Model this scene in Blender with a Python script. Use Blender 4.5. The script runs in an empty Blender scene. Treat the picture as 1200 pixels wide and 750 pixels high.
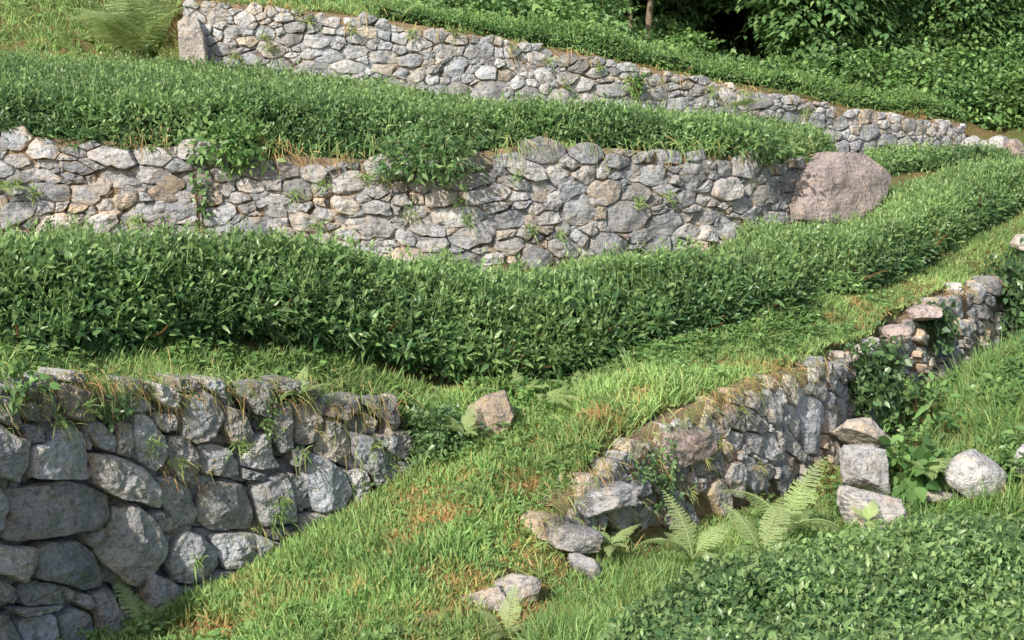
import bpy, math, random
import numpy as np
R = np.random.default_rng(7)
random.seed(7)
sc = bpy.context.scene
COL = sc.collection

# ------------------------------------------------------------------ camera
FPX, W0, H0 = 1667.0, 1200.0, 750.0
PITCH = math.radians(9.37)
FW = np.array([0, math.cos(PITCH), -math.sin(PITCH)])
UP = np.array([0, math.sin(PITCH), math.cos(PITCH)])
RT = np.array([1.0, 0, 0])
cam = bpy.data.cameras.new('camera')
cam.sensor_width = 36.0
cam.lens = 36.0 * FPX / W0
cam.clip_start = 0.1
cam.clip_end = 2000
camo = bpy.data.objects.new('camera', cam)
camo.rotation_euler = (math.pi / 2 - PITCH, 0, 0)
COL.objects.link(camo)
sc.camera = camo


def at(px, py, Y):
    d = FW * FPX + RT * (px - 600) + UP * (375 - py)
    return d * (Y / d[1])


def project(P):
    P = np.asarray(P, float)
    dz = P @ FW
    dz = np.where(dz > 0.05, dz, 0.05)
    return 600 + FPX * (P @ RT) / dz, 375 - FPX * (P @ UP) / dz, dz


def in_view(P, m=130):
    x, y, d = project(P)
    return (x > -m) & (x < W0 + m) & (y > -m) & (y < H0 + m) & (d > 0.3)


def norm(v):
    return v / np.maximum(np.linalg.norm(v, axis=-1, keepdims=True), 1e-9)


# ------------------------------------------------------------------ noise
def _hash(ix, iy, iz, s):
    h = (ix * 374761393 + iy * 668265263 + iz * 2147483647 + s * 1274126177) & 0xFFFFFFFF
    h = ((h ^ (h >> 13)) * 1274126177) & 0xFFFFFFFF
    return ((h ^ (h >> 16)) & 0xFFFF) / 65535.0


def vnoise(P, s=0):
    P = np.asarray(P, float)
    i = np.floor(P).astype(np.int64)
    f = P - i
    f = f * f * (3 - 2 * f)
    out = 0
    for a in (0, 1):
        for b in (0, 1):
            for c in (0, 1):
                w = (f[:, 0] if a else 1 - f[:, 0]) * (f[:, 1] if b else 1 - f[:, 1]) * (f[:, 2] if c else 1 - f[:, 2])
                out = out + w * _hash(i[:, 0] + a, i[:, 1] + b, i[:, 2] + c, s)
    return out * 2 - 1


def fbm(P, o=3, s=0):
    t, a = 0, 1.0
    for k in range(o):
        t = t + a * vnoise(P * (2 ** k), s + k)
        a *= 0.5
    return t


def xyz(x, y, z=0.0):
    x = np.asarray(x, float)
    return np.stack([x, np.asarray(y, float), np.full_like(x, z)], 1)


# ------------------------------------------------------------------ mesh building
class MB:
    def __init__(self):
        self.V, self.F, self.T, self.n = [], {3: [], 4: []}, [], 0

    def add(self, V, quads=None, tris=None, tone=(0.5, 0.5, 0.0)):
        V = np.asarray(V, float).reshape(-1, 3)
        tone = np.asarray(tone, float)
        if tone.ndim == 1:
            tone = np.tile(tone, (len(V), 1))
        for k, f in ((4, quads), (3, tris)):
            if f is not None and len(f):
                self.F[k].append(np.asarray(f, np.int64).reshape(-1, k) + self.n)
        self.V.append(V)
        self.T.append(tone)
        self.n += len(V)

    def build(self, name, mat, parent=None, smooth=True, sharp=None, **props):
        me = bpy.data.meshes.new(name)
        if self.V:
            V = np.concatenate(self.V)
            T = np.concatenate(self.T)
            loops, tot = [], []
            for k in (4, 3):
                if self.F[k]:
                    f = np.concatenate(self.F[k])
                    loops.append(f.ravel())
                    tot.append(np.full(len(f), k))
            loops = np.concatenate(loops).astype(np.int32)
            tot = np.concatenate(tot).astype(np.int32)
            me.vertices.add(len(V))
            me.vertices.foreach_set('co', V.astype(np.float32).ravel())
            me.loops.add(len(loops))
            me.loops.foreach_set('vertex_index', loops)
            me.polygons.add(len(tot))
            st = np.concatenate([[0], np.cumsum(tot)[:-1]]).astype(np.int32)
            me.polygons.foreach_set('loop_start', st)
            me.polygons.foreach_set('loop_total', tot)
            me.polygons.foreach_set('use_smooth', np.full(len(tot), bool(smooth)))
            at_ = me.attributes.new('tone', 'FLOAT_COLOR', 'POINT')
            c = np.ones((len(V), 4), np.float32)
            c[:, :3] = T
            at_.data.foreach_set('color', c.ravel())
            me.update(calc_edges=True)
            if sharp:
                me.set_sharp_from_angle(angle=math.radians(sharp))
        me.materials.append(mat)
        o = bpy.data.objects.new(name, me)
        COL.objects.link(o)
        if parent is not None:
            o.parent = parent
            o.matrix_parent_inverse = parent.matrix_world.inverted() if False else o.matrix_parent_inverse
            if tuple(parent.location) != (0, 0, 0) and not props.pop('local', False):
                lo = np.array(parent.location, np.float32)
                co = np.empty(len(me.vertices) * 3, np.float32)
                me.vertices.foreach_get('co', co)
                co = (co.reshape(-1, 3) - lo).ravel()
                me.vertices.foreach_set('co', co)
                me.update()
        props.pop('local', None)
        for k, v in props.items():
            o[k] = v
        return o


def thing(name, label, cat, loc=(0, 0, 0), group=None):
    o = bpy.data.objects.new(name, None)
    COL.objects.link(o)
    o.location = [float(v) for v in loc]
    o.empty_display_size = 0.1
    o['label'] = label
    o['category'] = cat
    if group:
        o['group'] = group
    return o


def dup(root, loc, rz=0.0, scale=1.0, label=None, group=None):
    r = root.copy()
    COL.objects.link(r)
    r.location = [float(v) for v in loc]
    r.rotation_euler = (0, 0, rz)
    r.scale = (scale,) * 3
    if label:
        r['label'] = label
    if group:
        r['group'] = group
    for ch in list(root.children):
        c = ch.copy()
        COL.objects.link(c)
        c.parent = r
    return r


# leaf templates: (x across, y along, z normal)
T_LEAF = (np.array([[0, 0, 0], [-.5, .33, .10], [0, .33, 0], [.5, .33, .10], [-.34, .68, .07], [0, .68, -.03], [.34, .68, .07], [0, 1, -.12]]),
          np.array([[1, 2, 5, 4], [2, 3, 6, 5]]), np.array([[0, 2, 1], [0, 3, 2], [4, 5, 7], [5, 6, 7]]))
T_SMALL = (np.array([[0, 0, 0], [-.5, .45, .12], [0, .5, -.02], [.5, .45, .12], [0, 1, -.06]]),
           np.zeros((0, 4), int), np.array([[0, 2, 1], [0, 3, 2], [1, 2, 4], [2, 3, 4]]))
T_BLADE = (np.array([[-.5, 0, 0], [.5, 0, 0], [-.42, .4, 0], [.42, .4, 0], [-.28, .75, 0], [.28, .75, 0], [0, 1, 0]]),
           np.array([[0, 1, 3, 2], [2, 3, 5, 4]]), np.array([[4, 5, 6]]))
T_BROAD = (np.array([[0, 0, 0], [-.38, .12, .04], [-.55, .42, .09], [0, .4, -.01], [.55, .42, .09], [.38, .12, .04], [-.3, .72, .05], [.3, .72, .05], [0, 1.02, -.06]]),
           np.array([[0, 3, 2, 1], [0, 5, 4, 3], [2, 3, 8, 6], [3, 4, 7, 8]]), np.zeros((0, 3), int))


def blades(mb, tmpl, P, D, N, L, Wd, tone, droop=0.0):
    """leaf-shaped faces: P base, D direction, N rough normal, L length, Wd width"""
    n = len(P)
    if n == 0:
        return
    D = norm(D)
    S = norm(np.cross(D, N))
    N2 = np.cross(S, D)
    tv, tq, tt = tmpl
    k = len(tv)
    L = np.broadcast_to(np.asarray(L, float), (n,))
    Wd = np.broadcast_to(np.asarray(Wd, float), (n,))
    V = (P[:, None, :] + S[:, None, :] * (tv[None, :, 0] * Wd[:, None])[..., None]
         + D[:, None, :] * (tv[None, :, 1] * L[:, None])[..., None]
         + N2[:, None, :] * (tv[None, :, 2] * Wd[:, None])[..., None])
    dr = np.broadcast_to(np.asarray(droop, float), (n,))
    V[:, :, 2] -= dr[:, None] * L[:, None] * (tv[None, :, 1] ** 2)
    off = (np.arange(n) * k)[:, None, None]
    q = (tq[None] + off).reshape(-1, 4) if len(tq) else None
    t = (tt[None] + off).reshape(-1, 3) if len(tt) else None
    tone = np.broadcast_to(np.asarray(tone, float), (n, 3))
    mb.add(V.reshape(-1, 3), q, t, np.repeat(tone, k, 0))


def tube(mb, pts, rad, sides=7, tone=(.5, .5, 0)):
    pts = np.asarray(pts, float)
    rad = np.broadcast_to(np.asarray(rad, float), (len(pts),))
    tang = norm(np.gradient(pts, axis=0))
    ref = np.where(np.abs(tang[:, 2:3]) > .9, np.array([[1., 0, 0]]), np.array([[0, 0, 1.]]))
    a = norm(np.cross(tang, ref))
    b = np.cross(tang, a)
    th = np.arange(sides) * 2 * math.pi / sides
    V = pts[:, None] + rad[:, None, None] * (a[:, None] * np.cos(th)[None, :, None] + b[:, None] * np.sin(th)[None, :, None])
    n = len(pts)
    i, j = np.meshgrid(np.arange(n - 1), np.arange(sides), indexing='ij')
    q = np.stack([i * sides + j, i * sides + (j + 1) % sides, (i + 1) * sides + (j + 1) % sides, (i + 1) * sides + j], -1).reshape(-1, 4)
    mb.add(V.reshape(-1, 3), q, None, tone)


def rnd_dirs(n):
    return norm(R.normal(size=(n, 3)))


# ------------------------------------------------------------------ materials
def new_mat(name):
    m = bpy.data.materials.new(name)
    m.use_nodes = True
    nt = m.node_tree
    nt.nodes.clear()
    return m, nt


def nd(nt, t, **kw):
    n = nt.nodes.new(t)
    for k, v in kw.items():
        if k.startswith('i_'):
            n.inputs[k[2:].replace('_', ' ')].default_value = v
        else:
            setattr(n, k, v)
    return n


def lk(nt, a, b):
    nt.links.new(a, b)


def mixc(nt, fac, a, b, blend='MIX'):
    n = nt.nodes.new('ShaderNodeMix')
    n.data_type = 'RGBA'
    n.blend_type = blend
    for sock, v in ((n.inputs[0], fac), (n.inputs[6], a), (n.inputs[7], b)):
        if hasattr(v, 'is_linked'):
            nt.links.new(v, sock)
        elif isinstance(v, (int, float)):
            sock.default_value = v
        else:
            sock.default_value = (*v, 1)
    return n.outputs[2]


def maprange(nt, v, a, b, c, d):
    n = nt.nodes.new('ShaderNodeMapRange')
    lk(nt, v, n.inputs[0])
    for i, x in enumerate((a, b, c, d)):
        n.inputs[i + 1].default_value = x
    return n.outputs[0]


def leaf_material(name, dark, light, extra, rough=.42, trans=.3, spec=.5):
    """tone.r dark..light, tone.g brightness, tone.b towards the third colour (dry or yellow)"""
    m, nt = new_mat(name)
    at_ = nd(nt, 'ShaderNodeAttribute', attribute_name='tone')
    sp = nd(nt, 'ShaderNodeSeparateColor')
    lk(nt, at_.outputs['Color'], sp.inputs[0])
    c = mixc(nt, sp.outputs[0], dark, light)
    c = mixc(nt, sp.outputs[2], c, extra)
    g = nd(nt, 'ShaderNodeNewGeometry')
    nz = nd(nt, 'ShaderNodeTexNoise', i_Scale=1.7, i_Detail=2.0)
    lk(nt, g.outputs['Position'], nz.inputs['Vector'])
    br = maprange(nt, sp.outputs[1], 0, 1, .68, 1.28)
    mu = nd(nt, 'ShaderNodeMath', operation='MULTIPLY')
    lk(nt, br, mu.inputs[0])
    lk(nt, maprange(nt, nz.outputs[0], .3, .7, .8, 1.2), mu.inputs[1])
    hs = nd(nt, 'ShaderNodeHueSaturation')
    lk(nt, c, hs.inputs['Color'])
    lk(nt, mu.outputs[0], hs.inputs['Value'])
    p = nd(nt, 'ShaderNodeBsdfPrincipled')
    p.inputs['Roughness'].default_value = rough
    p.inputs['Specular IOR Level'].default_value = spec
    lk(nt, hs.outputs[0], p.inputs['Base Color'])
    tr = nd(nt, 'ShaderNodeBsdfTranslucent')
    ht = mixc(nt, .5, hs.outputs[0], (.35, .5, .05), 'MIX')
    hm = mixc(nt, .3, hs.outputs[0], ht)
    lk(nt, hm, tr.inputs[0])
    mx = nd(nt, 'ShaderNodeMixShader')
    mx.inputs[0].default_value = trans
    lk(nt, p.outputs[0], mx.inputs[1])
    lk(nt, tr.outputs[0], mx.inputs[2])
    o = nd(nt, 'ShaderNodeOutputMaterial')
    lk(nt, mx.outputs[0], o.inputs[0])
    return m


def stone_material(name, grey, blue, tan, fine=1.0, lichen=.5, bump=.5):
    m, nt = new_mat(name)
    at_ = nd(nt, 'ShaderNodeAttribute', attribute_name='tone')
    sp = nd(nt, 'ShaderNodeSeparateColor')
    lk(nt, at_.outputs['Color'], sp.inputs[0])
    g = nd(nt, 'ShaderNodeNewGeometry')
    P = g.outputs['Position']

    def noise(s, d=4.0, r=.6):
        n = nd(nt, 'ShaderNodeTexNoise', i_Scale=s * fine, i_Detail=d, i_Roughness=r)
        lk(nt, P, n.inputs['Vector'])
        return n.outputs[0]
    big, mid, small, tiny = noise(2.3), noise(8.0), noise(28.0, 5), noise(95.0, 3)
    c = mixc(nt, sp.outputs[0], blue, grey)
    t = nd(nt, 'ShaderNodeMath', operation='MULTIPLY_ADD')          # tan staining
    lk(nt, sp.outputs[2], t.inputs[0])
    t.inputs[1].default_value = .9
    lk(nt, maprange(nt, mid, .5, .75, 0, .55), t.inputs[2])
    t.use_clamp = True
    c = mixc(nt, t.outputs[0], c, tan)
    mp = nd(nt, 'ShaderNodeMapping')
    mp.inputs['Rotation'].default_value = (.5, .35, .2)
    mp.inputs['Scale'].default_value = (3 * fine, 3 * fine, 26 * fine)
    lk(nt, P, mp.inputs[0])
    bn = nd(nt, 'ShaderNodeTexNoise', i_Scale=1.0, i_Detail=4.0, i_Roughness=.65)
    bn.inputs['Distortion'].default_value = .6
    lk(nt, mp.outputs[0], bn.inputs['Vector'])
    band = bn.outputs[0]
    c = mixc(nt, maprange(nt, band, .52, .66, 0, .5), c, tuple(v * .5 for v in blue))
    c = mixc(nt, maprange(nt, band, .46, .34, 0, .35), c, tuple(min(.75, v * 1.3) for v in grey))
    c = mixc(nt, maprange(nt, small, .50, .64, 0, .65), c, tuple(v * .38 for v in blue))      # dark mineral blotches
    li = nd(nt, 'ShaderNodeTexVoronoi', i_Scale=22.0 * fine)
    lk(nt, P, li.inputs['Vector'])
    lm = nd(nt, 'ShaderNodeMath', operation='MULTIPLY')
    lk(nt, maprange(nt, li.outputs[0], .12, .3, 1, 0), lm.inputs[0])
    lk(nt, maprange(nt, mid, .48, .62, 0, lichen), lm.inputs[1])
    c = mixc(nt, lm.outputs[0], c, (.62, .62, .57))                 # pale lichen spots
    c = mixc(nt, maprange(nt, tiny, .56, .7, 0, .5), c, (.6, .59, .56))                       # quartz grains
    c = mixc(nt, maprange(nt, tiny, .44, .3, 0, .5), c, (.05, .05, .055))
    br = nd(nt, 'ShaderNodeMath', operation='MULTIPLY')
    lk(nt, maprange(nt, sp.outputs[1], 0, 1, .62, 1.3), br.inputs[0])
    lk(nt, maprange(nt, big, .3, .7, .70, 1.22), br.inputs[1])
    hs = nd(nt, 'ShaderNodeHueSaturation')
    lk(nt, c, hs.inputs['Color'])
    lk(nt, br.outputs[0], hs.inputs['Value'])
    p = nd(nt, 'ShaderNodeBsdfPrincipled')
    p.inputs['Roughness'].default_value = .88
    p.inputs['Specular IOR Level'].default_value = .25
    lk(nt, hs.outputs[0], p.inputs['Base Color'])
    hsum = nd(nt, 'ShaderNodeMath', operation='MULTIPLY_ADD')
    lk(nt, small, hsum.inputs[0])
    hsum.inputs[1].default_value = .8
    lk(nt, mid, hsum.inputs[2])
    hb_ = nd(nt, 'ShaderNodeMath', operation='MULTIPLY_ADD')
    lk(nt, band, hb_.inputs[0])
    hb_.inputs[1].default_value = .5
    lk(nt, hsum.outputs[0], hb_.inputs[2])
    h2 = nd(nt, 'ShaderNodeMath', operation='MULTIPLY_ADD')
    lk(nt, tiny, h2.inputs[0])
    h2.inputs[1].default_value = .35
    lk(nt, hb_.outputs[0], h2.inputs[2])
    bp = nd(nt, 'ShaderNodeBump')
    bp.inputs['Strength'].default_value = bump
    bp.inputs['Distance'].default_value = .06 / fine
    lk(nt, h2.outputs[0], bp.inputs['Height'])
    lk(nt, bp.outputs[0], p.inputs['Normal'])
    o = nd(nt, 'ShaderNodeOutputMaterial')
    lk(nt, p.outputs[0], o.inputs[0])
    return m


def soil_material(name, a, b, c3, sc_=2.0):
    m, nt = new_mat(name)
    g = nd(nt, 'ShaderNodeNewGeometry')
    n1 = nd(nt, 'ShaderNodeTexNoise', i_Scale=sc_, i_Detail=6.0, i_Roughness=.65)
    n2 = nd(nt, 'ShaderNodeTexNoise', i_Scale=sc_ * 14, i_Detail=5.0)
    for n in (n1, n2):
        lk(nt, g.outputs['Position'], n.inputs['Vector'])
    c = mixc(nt, maprange(nt, n1.outputs[0], .4, .6, 0, 1), a, b)
    c = mixc(nt, maprange(nt, n2.outputs[0], .45, .65, 0, .8), c, c3)
    p = nd(nt, 'ShaderNodeBsdfPrincipled')
    p.inputs['Roughness'].default_value = .95
    p.inputs['Specular IOR Level'].default_value = .1
    lk(nt, c, p.inputs['Base Color'])
    bp = nd(nt, 'ShaderNodeBump')
    bp.inputs['Strength'].default_value = .7
    bp.inputs['Distance'].default_value = .05
    lk(nt, n2.outputs[0], bp.inputs['Height'])
    lk(nt, bp.outputs[0], p.inputs['Normal'])
    o = nd(nt, 'ShaderNodeOutputMaterial')
    lk(nt, p.outputs[0], o.inputs[0])
    return m


M_TEA = leaf_material('tea_leaf', (.066, .165, .070), (.345, .53, .195), (.58, .66, .27), rough=.33, trans=.42, spec=.5)
M_GRASS = leaf_material('grass_blade', (.19, .37, .115), (.44, .62, .23), (.68, .39, .18), rough=.5, trans=.35, spec=.3)
M_FERN = leaf_material('fern_frond', (.34, .48, .17), (.58, .70, .34), (.62, .62, .3), rough=.5, trans=.45, spec=.3)
M_IVY = leaf_material('ivy_leaf', (.07, .145, .07), (.20, .33, .12), (.30, .40, .13), rough=.33, trans=.18)
M_TREE = leaf_material('tree_leaf', (.085, .19, .07), (.25, .42, .15), (.42, .52, .19), rough=.42, trans=.3)
M_SHRUB = leaf_material('shrub_leaf', (.10, .225, .07), (.29, .47, .15), (.50, .55, .20), rough=.42, trans=.3)
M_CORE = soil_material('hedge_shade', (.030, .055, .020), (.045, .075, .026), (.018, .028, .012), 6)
M_BARK = soil_material('bark', (.36, .28, .20), (.48, .40, .30), (.16, .12, .085), 8)
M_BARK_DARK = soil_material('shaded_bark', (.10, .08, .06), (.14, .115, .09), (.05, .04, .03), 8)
M_TWIG = soil_material('twig', (.25, .14, .06), (.17, .10, .05), (.09, .05, .03), 9)
M_SOIL = soil_material('ground_soil', (.13, .17, .05), (.22, .15, .07), (.08, .09, .035), 1.6)
M_DARKFILL = soil_material('dark_joint_soil', (.11, .085, .06), (.075, .06, .045), (.04, .034, .028), 7)
M_WALLFILL = soil_material('wall_fill', (.40, .29, .18), (.30, .225, .15), (.18, .14, .10), 7)
GREY, BLUE, TAN = (.51, .495, .485), (.385, .415, .465), (.63, .47, .30)
M_STONE_NEAR = stone_material('near_stone', (.68, .67, .65), (.47, .52, .595), (.66, .54, .38), fine=1.3, lichen=.95, bump=1.0)
M_STONE = stone_material('wall_stone', GREY, BLUE, TAN, fine=.9, lichen=.5, bump=.6)
M_STONE_TOP = stone_material('top_wall_stone', (.60, .585, .57), (.46, .50, .56), (.66, .54, .40), fine=.8, lichen=.4, bump=.55)
M_STONE_RED = stone_material('reddish_stone', (.54, .44, .41), (.42, .37, .37), (.58, .42, .31), fine=.9, lichen=.5, bump=.8)

# ------------------------------------------------------------------ walls: plan lines and tops
class Wall:
    def __init__(self, top, batter):
        P = np.array([at(*t) for t in top])
        d = np.r_[0, np.cumsum(np.linalg.norm(np.diff(P[:, :2], axis=0), axis=1))]
        self.U = d[-1]
        uu = np.linspace(0, d[-1], 160)
        P = np.stack([np.interp(uu, d, P[:, k]) for k in range(3)], 1)
        ker = np.ones(9) / 9
        Pp = np.pad(P, ((4, 4), (0, 0)), mode='reflect', reflect_type='odd')
        P = np.stack([np.convolve(Pp[:, k], ker, 'valid') for k in range(3)], 1)
        self.P, self.u, self.batter = P, uu, batter
        t = np.gradient(P[:, :2], axis=0)
        self.N = norm(np.stack([t[:, 1], -t[:, 0]], 1))

    def ztop(self, u):
        return np.interp(u, self.u, self.P[:, 2])

    def nrm(self, u):
        n = np.stack([np.interp(u, self.u, self.N[:, k]) for k in range(2)], -1)
        return norm(n)

    def pos(self, u, z, d=0.0):
        u = np.asarray(u, float)
        n = self.nrm(u)
        off = np.asarray(d + self.batter * (self.ztop(u) - z))
        x = np.interp(u, self.u, self.P[:, 0]) + n[..., 0] * off
        y = np.interp(u, self.u, self.P[:, 1]) + n[..., 1] * off
        return np.stack([x, y, np.broadcast_to(z, x.shape)], -1)

    def from_px(self, px, py):
        d = FW * FPX + RT * (px - 600) + UP * (375 - py)
        off = 0.0
        for _ in range(4):
            Q = self.P[:, :2] + self.N * off
            cr = Q[:, 0] * d[1] - Q[:, 1] * d[0]
            k = np.argmin(np.abs(cr))
            k2 = k + 1 if k + 1 < len(cr) and cr[k] * cr[min(k + 1, len(cr) - 1)] <= 0 else k - 1
            k2 = min(max(k2, 0), len(cr) - 1)
            if k2 == k:
                k2 = k - 1 if k else k + 1
            w = cr[k] / (cr[k] - cr[k2] + 1e-12)
            w = np.clip(w, -40, 40)
            u = self.u[k] + w * (self.u[k2] - self.u[k])
            y = Q[k, 1] + w * (Q[k2, 1] - Q[k, 1])
            z = d[2] * y / d[1]
            off = self.batter * (self.ztop(u) - z)
        return u, z


WA = Wall([(214, -6, 18.6), (300, 2, 18.7), (400, 12, 18.9), (500, 26, 19.2), (600, 44, 19.5), (700, 64, 19.9), (800, 84, 20.4), (900, 104, 21.0), (1000, 124, 21.9), (1080, 136, 22.7), (1132, 141, 23.3)], .10)      # top wall
WB = Wall([(-300, 150, 13.4), (-110, 150, 13.5), (0, 152, 13.6), (100, 158, 13.7), (200, 165, 13.8), (300, 175, 13.9), (420, 182, 14.0), (520, 180, 14.1), (600, 166, 14.2), (700, 168, 14.5), (800, 174, 14.9), (900, 180, 15.5), (960, 186, 16.2), (1010, 196, 16.9)], .09)  # middle wall
WC = Wall([(-300, 450, 5.7), (-90, 455, 6.8), (0, 458, 7.2), (100, 460, 7.7), (200, 452, 8.1), (300, 446, 8.5), (400, 462, 8.9), (460, 474, 9.1), (498, 500, 9.25)], .08)                                                      # near wall
WD = Wall([(628, 616, 7.95), (655, 592, 8.15), (700, 552, 8.5), (760, 498, 8.9), (830, 465, 9.3), (900, 436, 9.8), (955, 422, 10.3), (1000, 405, 11.0), (1030, 392, 11.6)], .08)                                      # path wall
WE = Wall([(1050, 376, 12.4), (1085, 356, 13.0), (1120, 338, 13.6), (1165, 322, 14.3), (1230, 300, 15.4), (1300, 277, 16.7), (1370, 258, 18.0)], .08)                                                                              # far path wall

# ------------------------------------------------------------------ terrain height
LD = np.concatenate([WD.P[:, :2], WE.P[:, :2]])


def line_y(P, x, sl=0.0, sr=0.0):
    y = np.interp(x, P[:, 0], P[:, 1])
    return y + np.where(x < P[0, 0], (x - P[0, 0]) * sl, 0) + np.where(x > P[-1, 0], (x - P[-1, 0]) * sr, 0)


def steps(x, y):
    ss = lambda a, b, v: np.clip((v - a) / (b - a), 0, 1) ** 2 * (3 - 2 * np.clip((v - a) / (b - a), 0, 1))
    g = .14
    z = np.zeros_like(x)
    fade = lambda d, L: ss(0, .05, d) * (1 - ss(.6, L, d))
    y1 = line_y(WA.P, x, .2, .5) + g
    z = z + np.interp(x, [-4.7, -4.25, -2, 0, 3, 5, 6.5, 8], [0, 1.1, 1.15, 1.15, .95, .85, .7, 0]) * fade(y - y1, 6)
    y2 = line_y(WB.P, x, .1, .9) + g
    z = z + np.interp(x, [-5, -2, 0, 1, 2.2, 3.3, 4.4], [1.1, 1.1, 1.18, 1.12, 1.0, .8, 0]) * fade(y - y2, 4)
    y3 = line_y(WC.P, x, .8, 1.5) + g
    z = z + np.interp(x, [-2.3, -2, -1.58, -1.2, -.9, -.55], [1.25, 1.22, .95, .62, .3, 0]) * fade(y - y3, 3.2)
    y4 = line_y(LD, x, 6.0, 1.5) + g
    z = z + np.interp(x, [.12, .3, .55, 1.0, 2.0, 3, 5.5], [0, .12, .45, .68, .84, .84, .75]) * fade(y - y4, 2.8)
    return z


CT = []
for t in [  # terrace behind the near wall and under the long hedge
    (0, 440, 7.5), (100, 448, 8.0), (0, 425, 8.0), (200, 440, 8.6), (300, 432, 9.2), (400, 440, 9.4), (450, 437, 9.8), (600, 440, 10.2), (700, 442, 10.3), (850, 400, 10.9), (950, 353, 11.9),
    # path
    (120, 770, 7.45), (220, 702, 7.95), (300, 745, 7.3), (340, 640, 8.45), (420, 590, 8.75), (480, 560, 9.0), (500, 600, 8.6), (400, 750, 7.0), (600, 755, 6.8), (600, 560, 8.9), (650, 500, 9.2), (560, 480, 9.5),
    (700, 462, 9.9), (560, 660, 7.8), (850, 440, 10.1), (950, 398, 10.8), (1060, 350, 12.9), (1150, 306, 14.7), (1200, 278, 15.9),
    # hedge on the right
    (1000, 346, 12.7), (1060, 322, 13.7), (1130, 283, 15.2), (1200, 243, 16.8),
    # foot of the path wall and the lower right
    (640, 700, 7.7), (760, 655, 8.65), (850, 618, 9.1), (960, 585, 9.9), (1010, 530, 10.7), (1060, 496, 11.9), (1110, 466, 12.9), (1165, 438, 13.9), (650, 795, 6.5), (760, 690, 8.0), (960, 620, 9.4),
    (1040, 625, 9.5), (1140, 585, 9.8), (1200, 578, 9.9), (1100, 520, 10.8), (1200, 480, 11.2), (1200, 405, 13), (1120, 450, 12.2),
    # terrace above the middle wall
    (0, 157, 13.95), (200, 172, 14.1), (300, 182, 14.2), (420, 190, 14.3), (600, 176, 14.5), (700, 176, 14.8), (800, 182, 15.2), (900, 188, 15.8), (960, 188, 16.6),
    # hill above the top wall
    (225, 0, 18.9), (400, 15, 19.2), (600, 47, 19.8), (800, 86, 20.7), (1000, 126, 22.2), (1130, 143, 23.6), (1200, 155, 24), (0, 50, 18.7), (0, 0, 20), (200, 30, 19.0), (1200, 172, 23), (-80, 40, 19), (-80, 0, 20.5)]:
    CT.append(at(*t))
CT += [(-4.8, 12.5, -1.5), (-2.4, 13, -1.75), (0, 13.3, -1.78), (2, 13.9, -1.78), (3.7, 16.2, -1.75), (4.7, 17.5, -1.6), (6.8, 19.3, -1.35), (8.5, 20, -1.3), (2.6, 15, -1.65),
       (-6.5, 18, .0), (-4.1, 18.2, -.1), (-2.3, 18.5, -.25), (.4, 19.1, -.65), (2.3, 19.8, -.85), (4.2, 20.6, -1.0), (5.2, 21.2, -1.1), (7.3, 22.8, -1.15),
       (-3, 16, -.3), (-1, 16.3, -.42), (1, 16.8, -.6), (3, 18, -.82), (-5, 16, -.2), (-2.5, 10.5, -1.62), (-4, 10.5, -1.5), (-1, 11.5, -1.85), (1, 12, -1.85), (2.2, 12.5, -1.78), (4.5, 16, -1.5), (6, 17.5, -1.4),
      (1, 6, -2.72), (3, 6, -2.7), (3.2, 4, -2.7), (0, 4, -2.85), (-2, 4, -3.1), (-3, 6, -3.1), (5, 8, -2.75),
       (-4, 26, 2.7), (0, 27, 1.5), (3, 27, .55), (5, 28, .3), (10, 30, .2), (-9, 24, 3.0), (0, 33, 3.4), (8, 35, 2.6), (-8, 32, 5), (14, 26, -.2), (12, 20, -.9), (-10, 16, -.2), (-9, 11, -1.3), (-6, 8, -2.0), (10, 14, -2.0), (9, 9, -2.8)]
for _w in (WB, WC, WD, WE):
    for _u in np.linspace(.12, _w.U - .1, 9):
        _p = _w.pos(np.array(_u), float(_w.ztop(_u)), -.42)
        CT.append((_p[0], _p[1], _p[2] + (.04 if _w in (WD, WE) else -.03)))
CT = np.array(CT, float)


def tps(r2):
    return np.where(r2 > 1e-12, .5 * r2 * np.log(np.maximum(r2, 1e-12)), 0)


_x, _y = CT[:, 0], CT[:, 1]
_zs = CT[:, 2] - steps(_x, _y)
_n = len(CT)
_K = tps((_x[:, None] - _x) ** 2 + (_y[:, None] - _y) ** 2) + np.eye(_n) * .25
_Pm = np.stack([np.ones(_n), _x, _y], 1)
_A = np.block([[_K, _Pm], [_Pm.T, np.zeros((3, 3))]])
_cf = np.linalg.solve(_A, np.r_[_zs, 0, 0, 0])


def ground_z(x, y):
    x, y = np.atleast_1d(np.asarray(x, float)), np.atleast_1d(np.asarray(y, float))
    out = np.empty_like(x)
    for s in range(0, len(x), 20000):
        a, b = x[s:s + 20000], y[s:s + 20000]
        ac, bc = np.clip(a, -10, 14), np.clip(b, 2.5, 34)
        k = tps((ac[:, None] - _x) ** 2 + (bc[:, None] - _y) ** 2)
        z = k @ _cf[:_n] + _cf[_n] + _cf[_n + 1] * ac + _cf[_n + 2] * bc
        z = z + steps(ac, bc) + .35 * np.maximum(b - 34, 0) + .02 * fbm(np.stack([ac * 2.5, bc * 2.5, 0 * ac], 1), 3, 5)
        out[s:s + 20000] = z
    return out


def gpt(px, py, Y):
    p = at(px, py, Y)
    p[2] = ground_z(p[0], p[1])[0]
    return p


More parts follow.
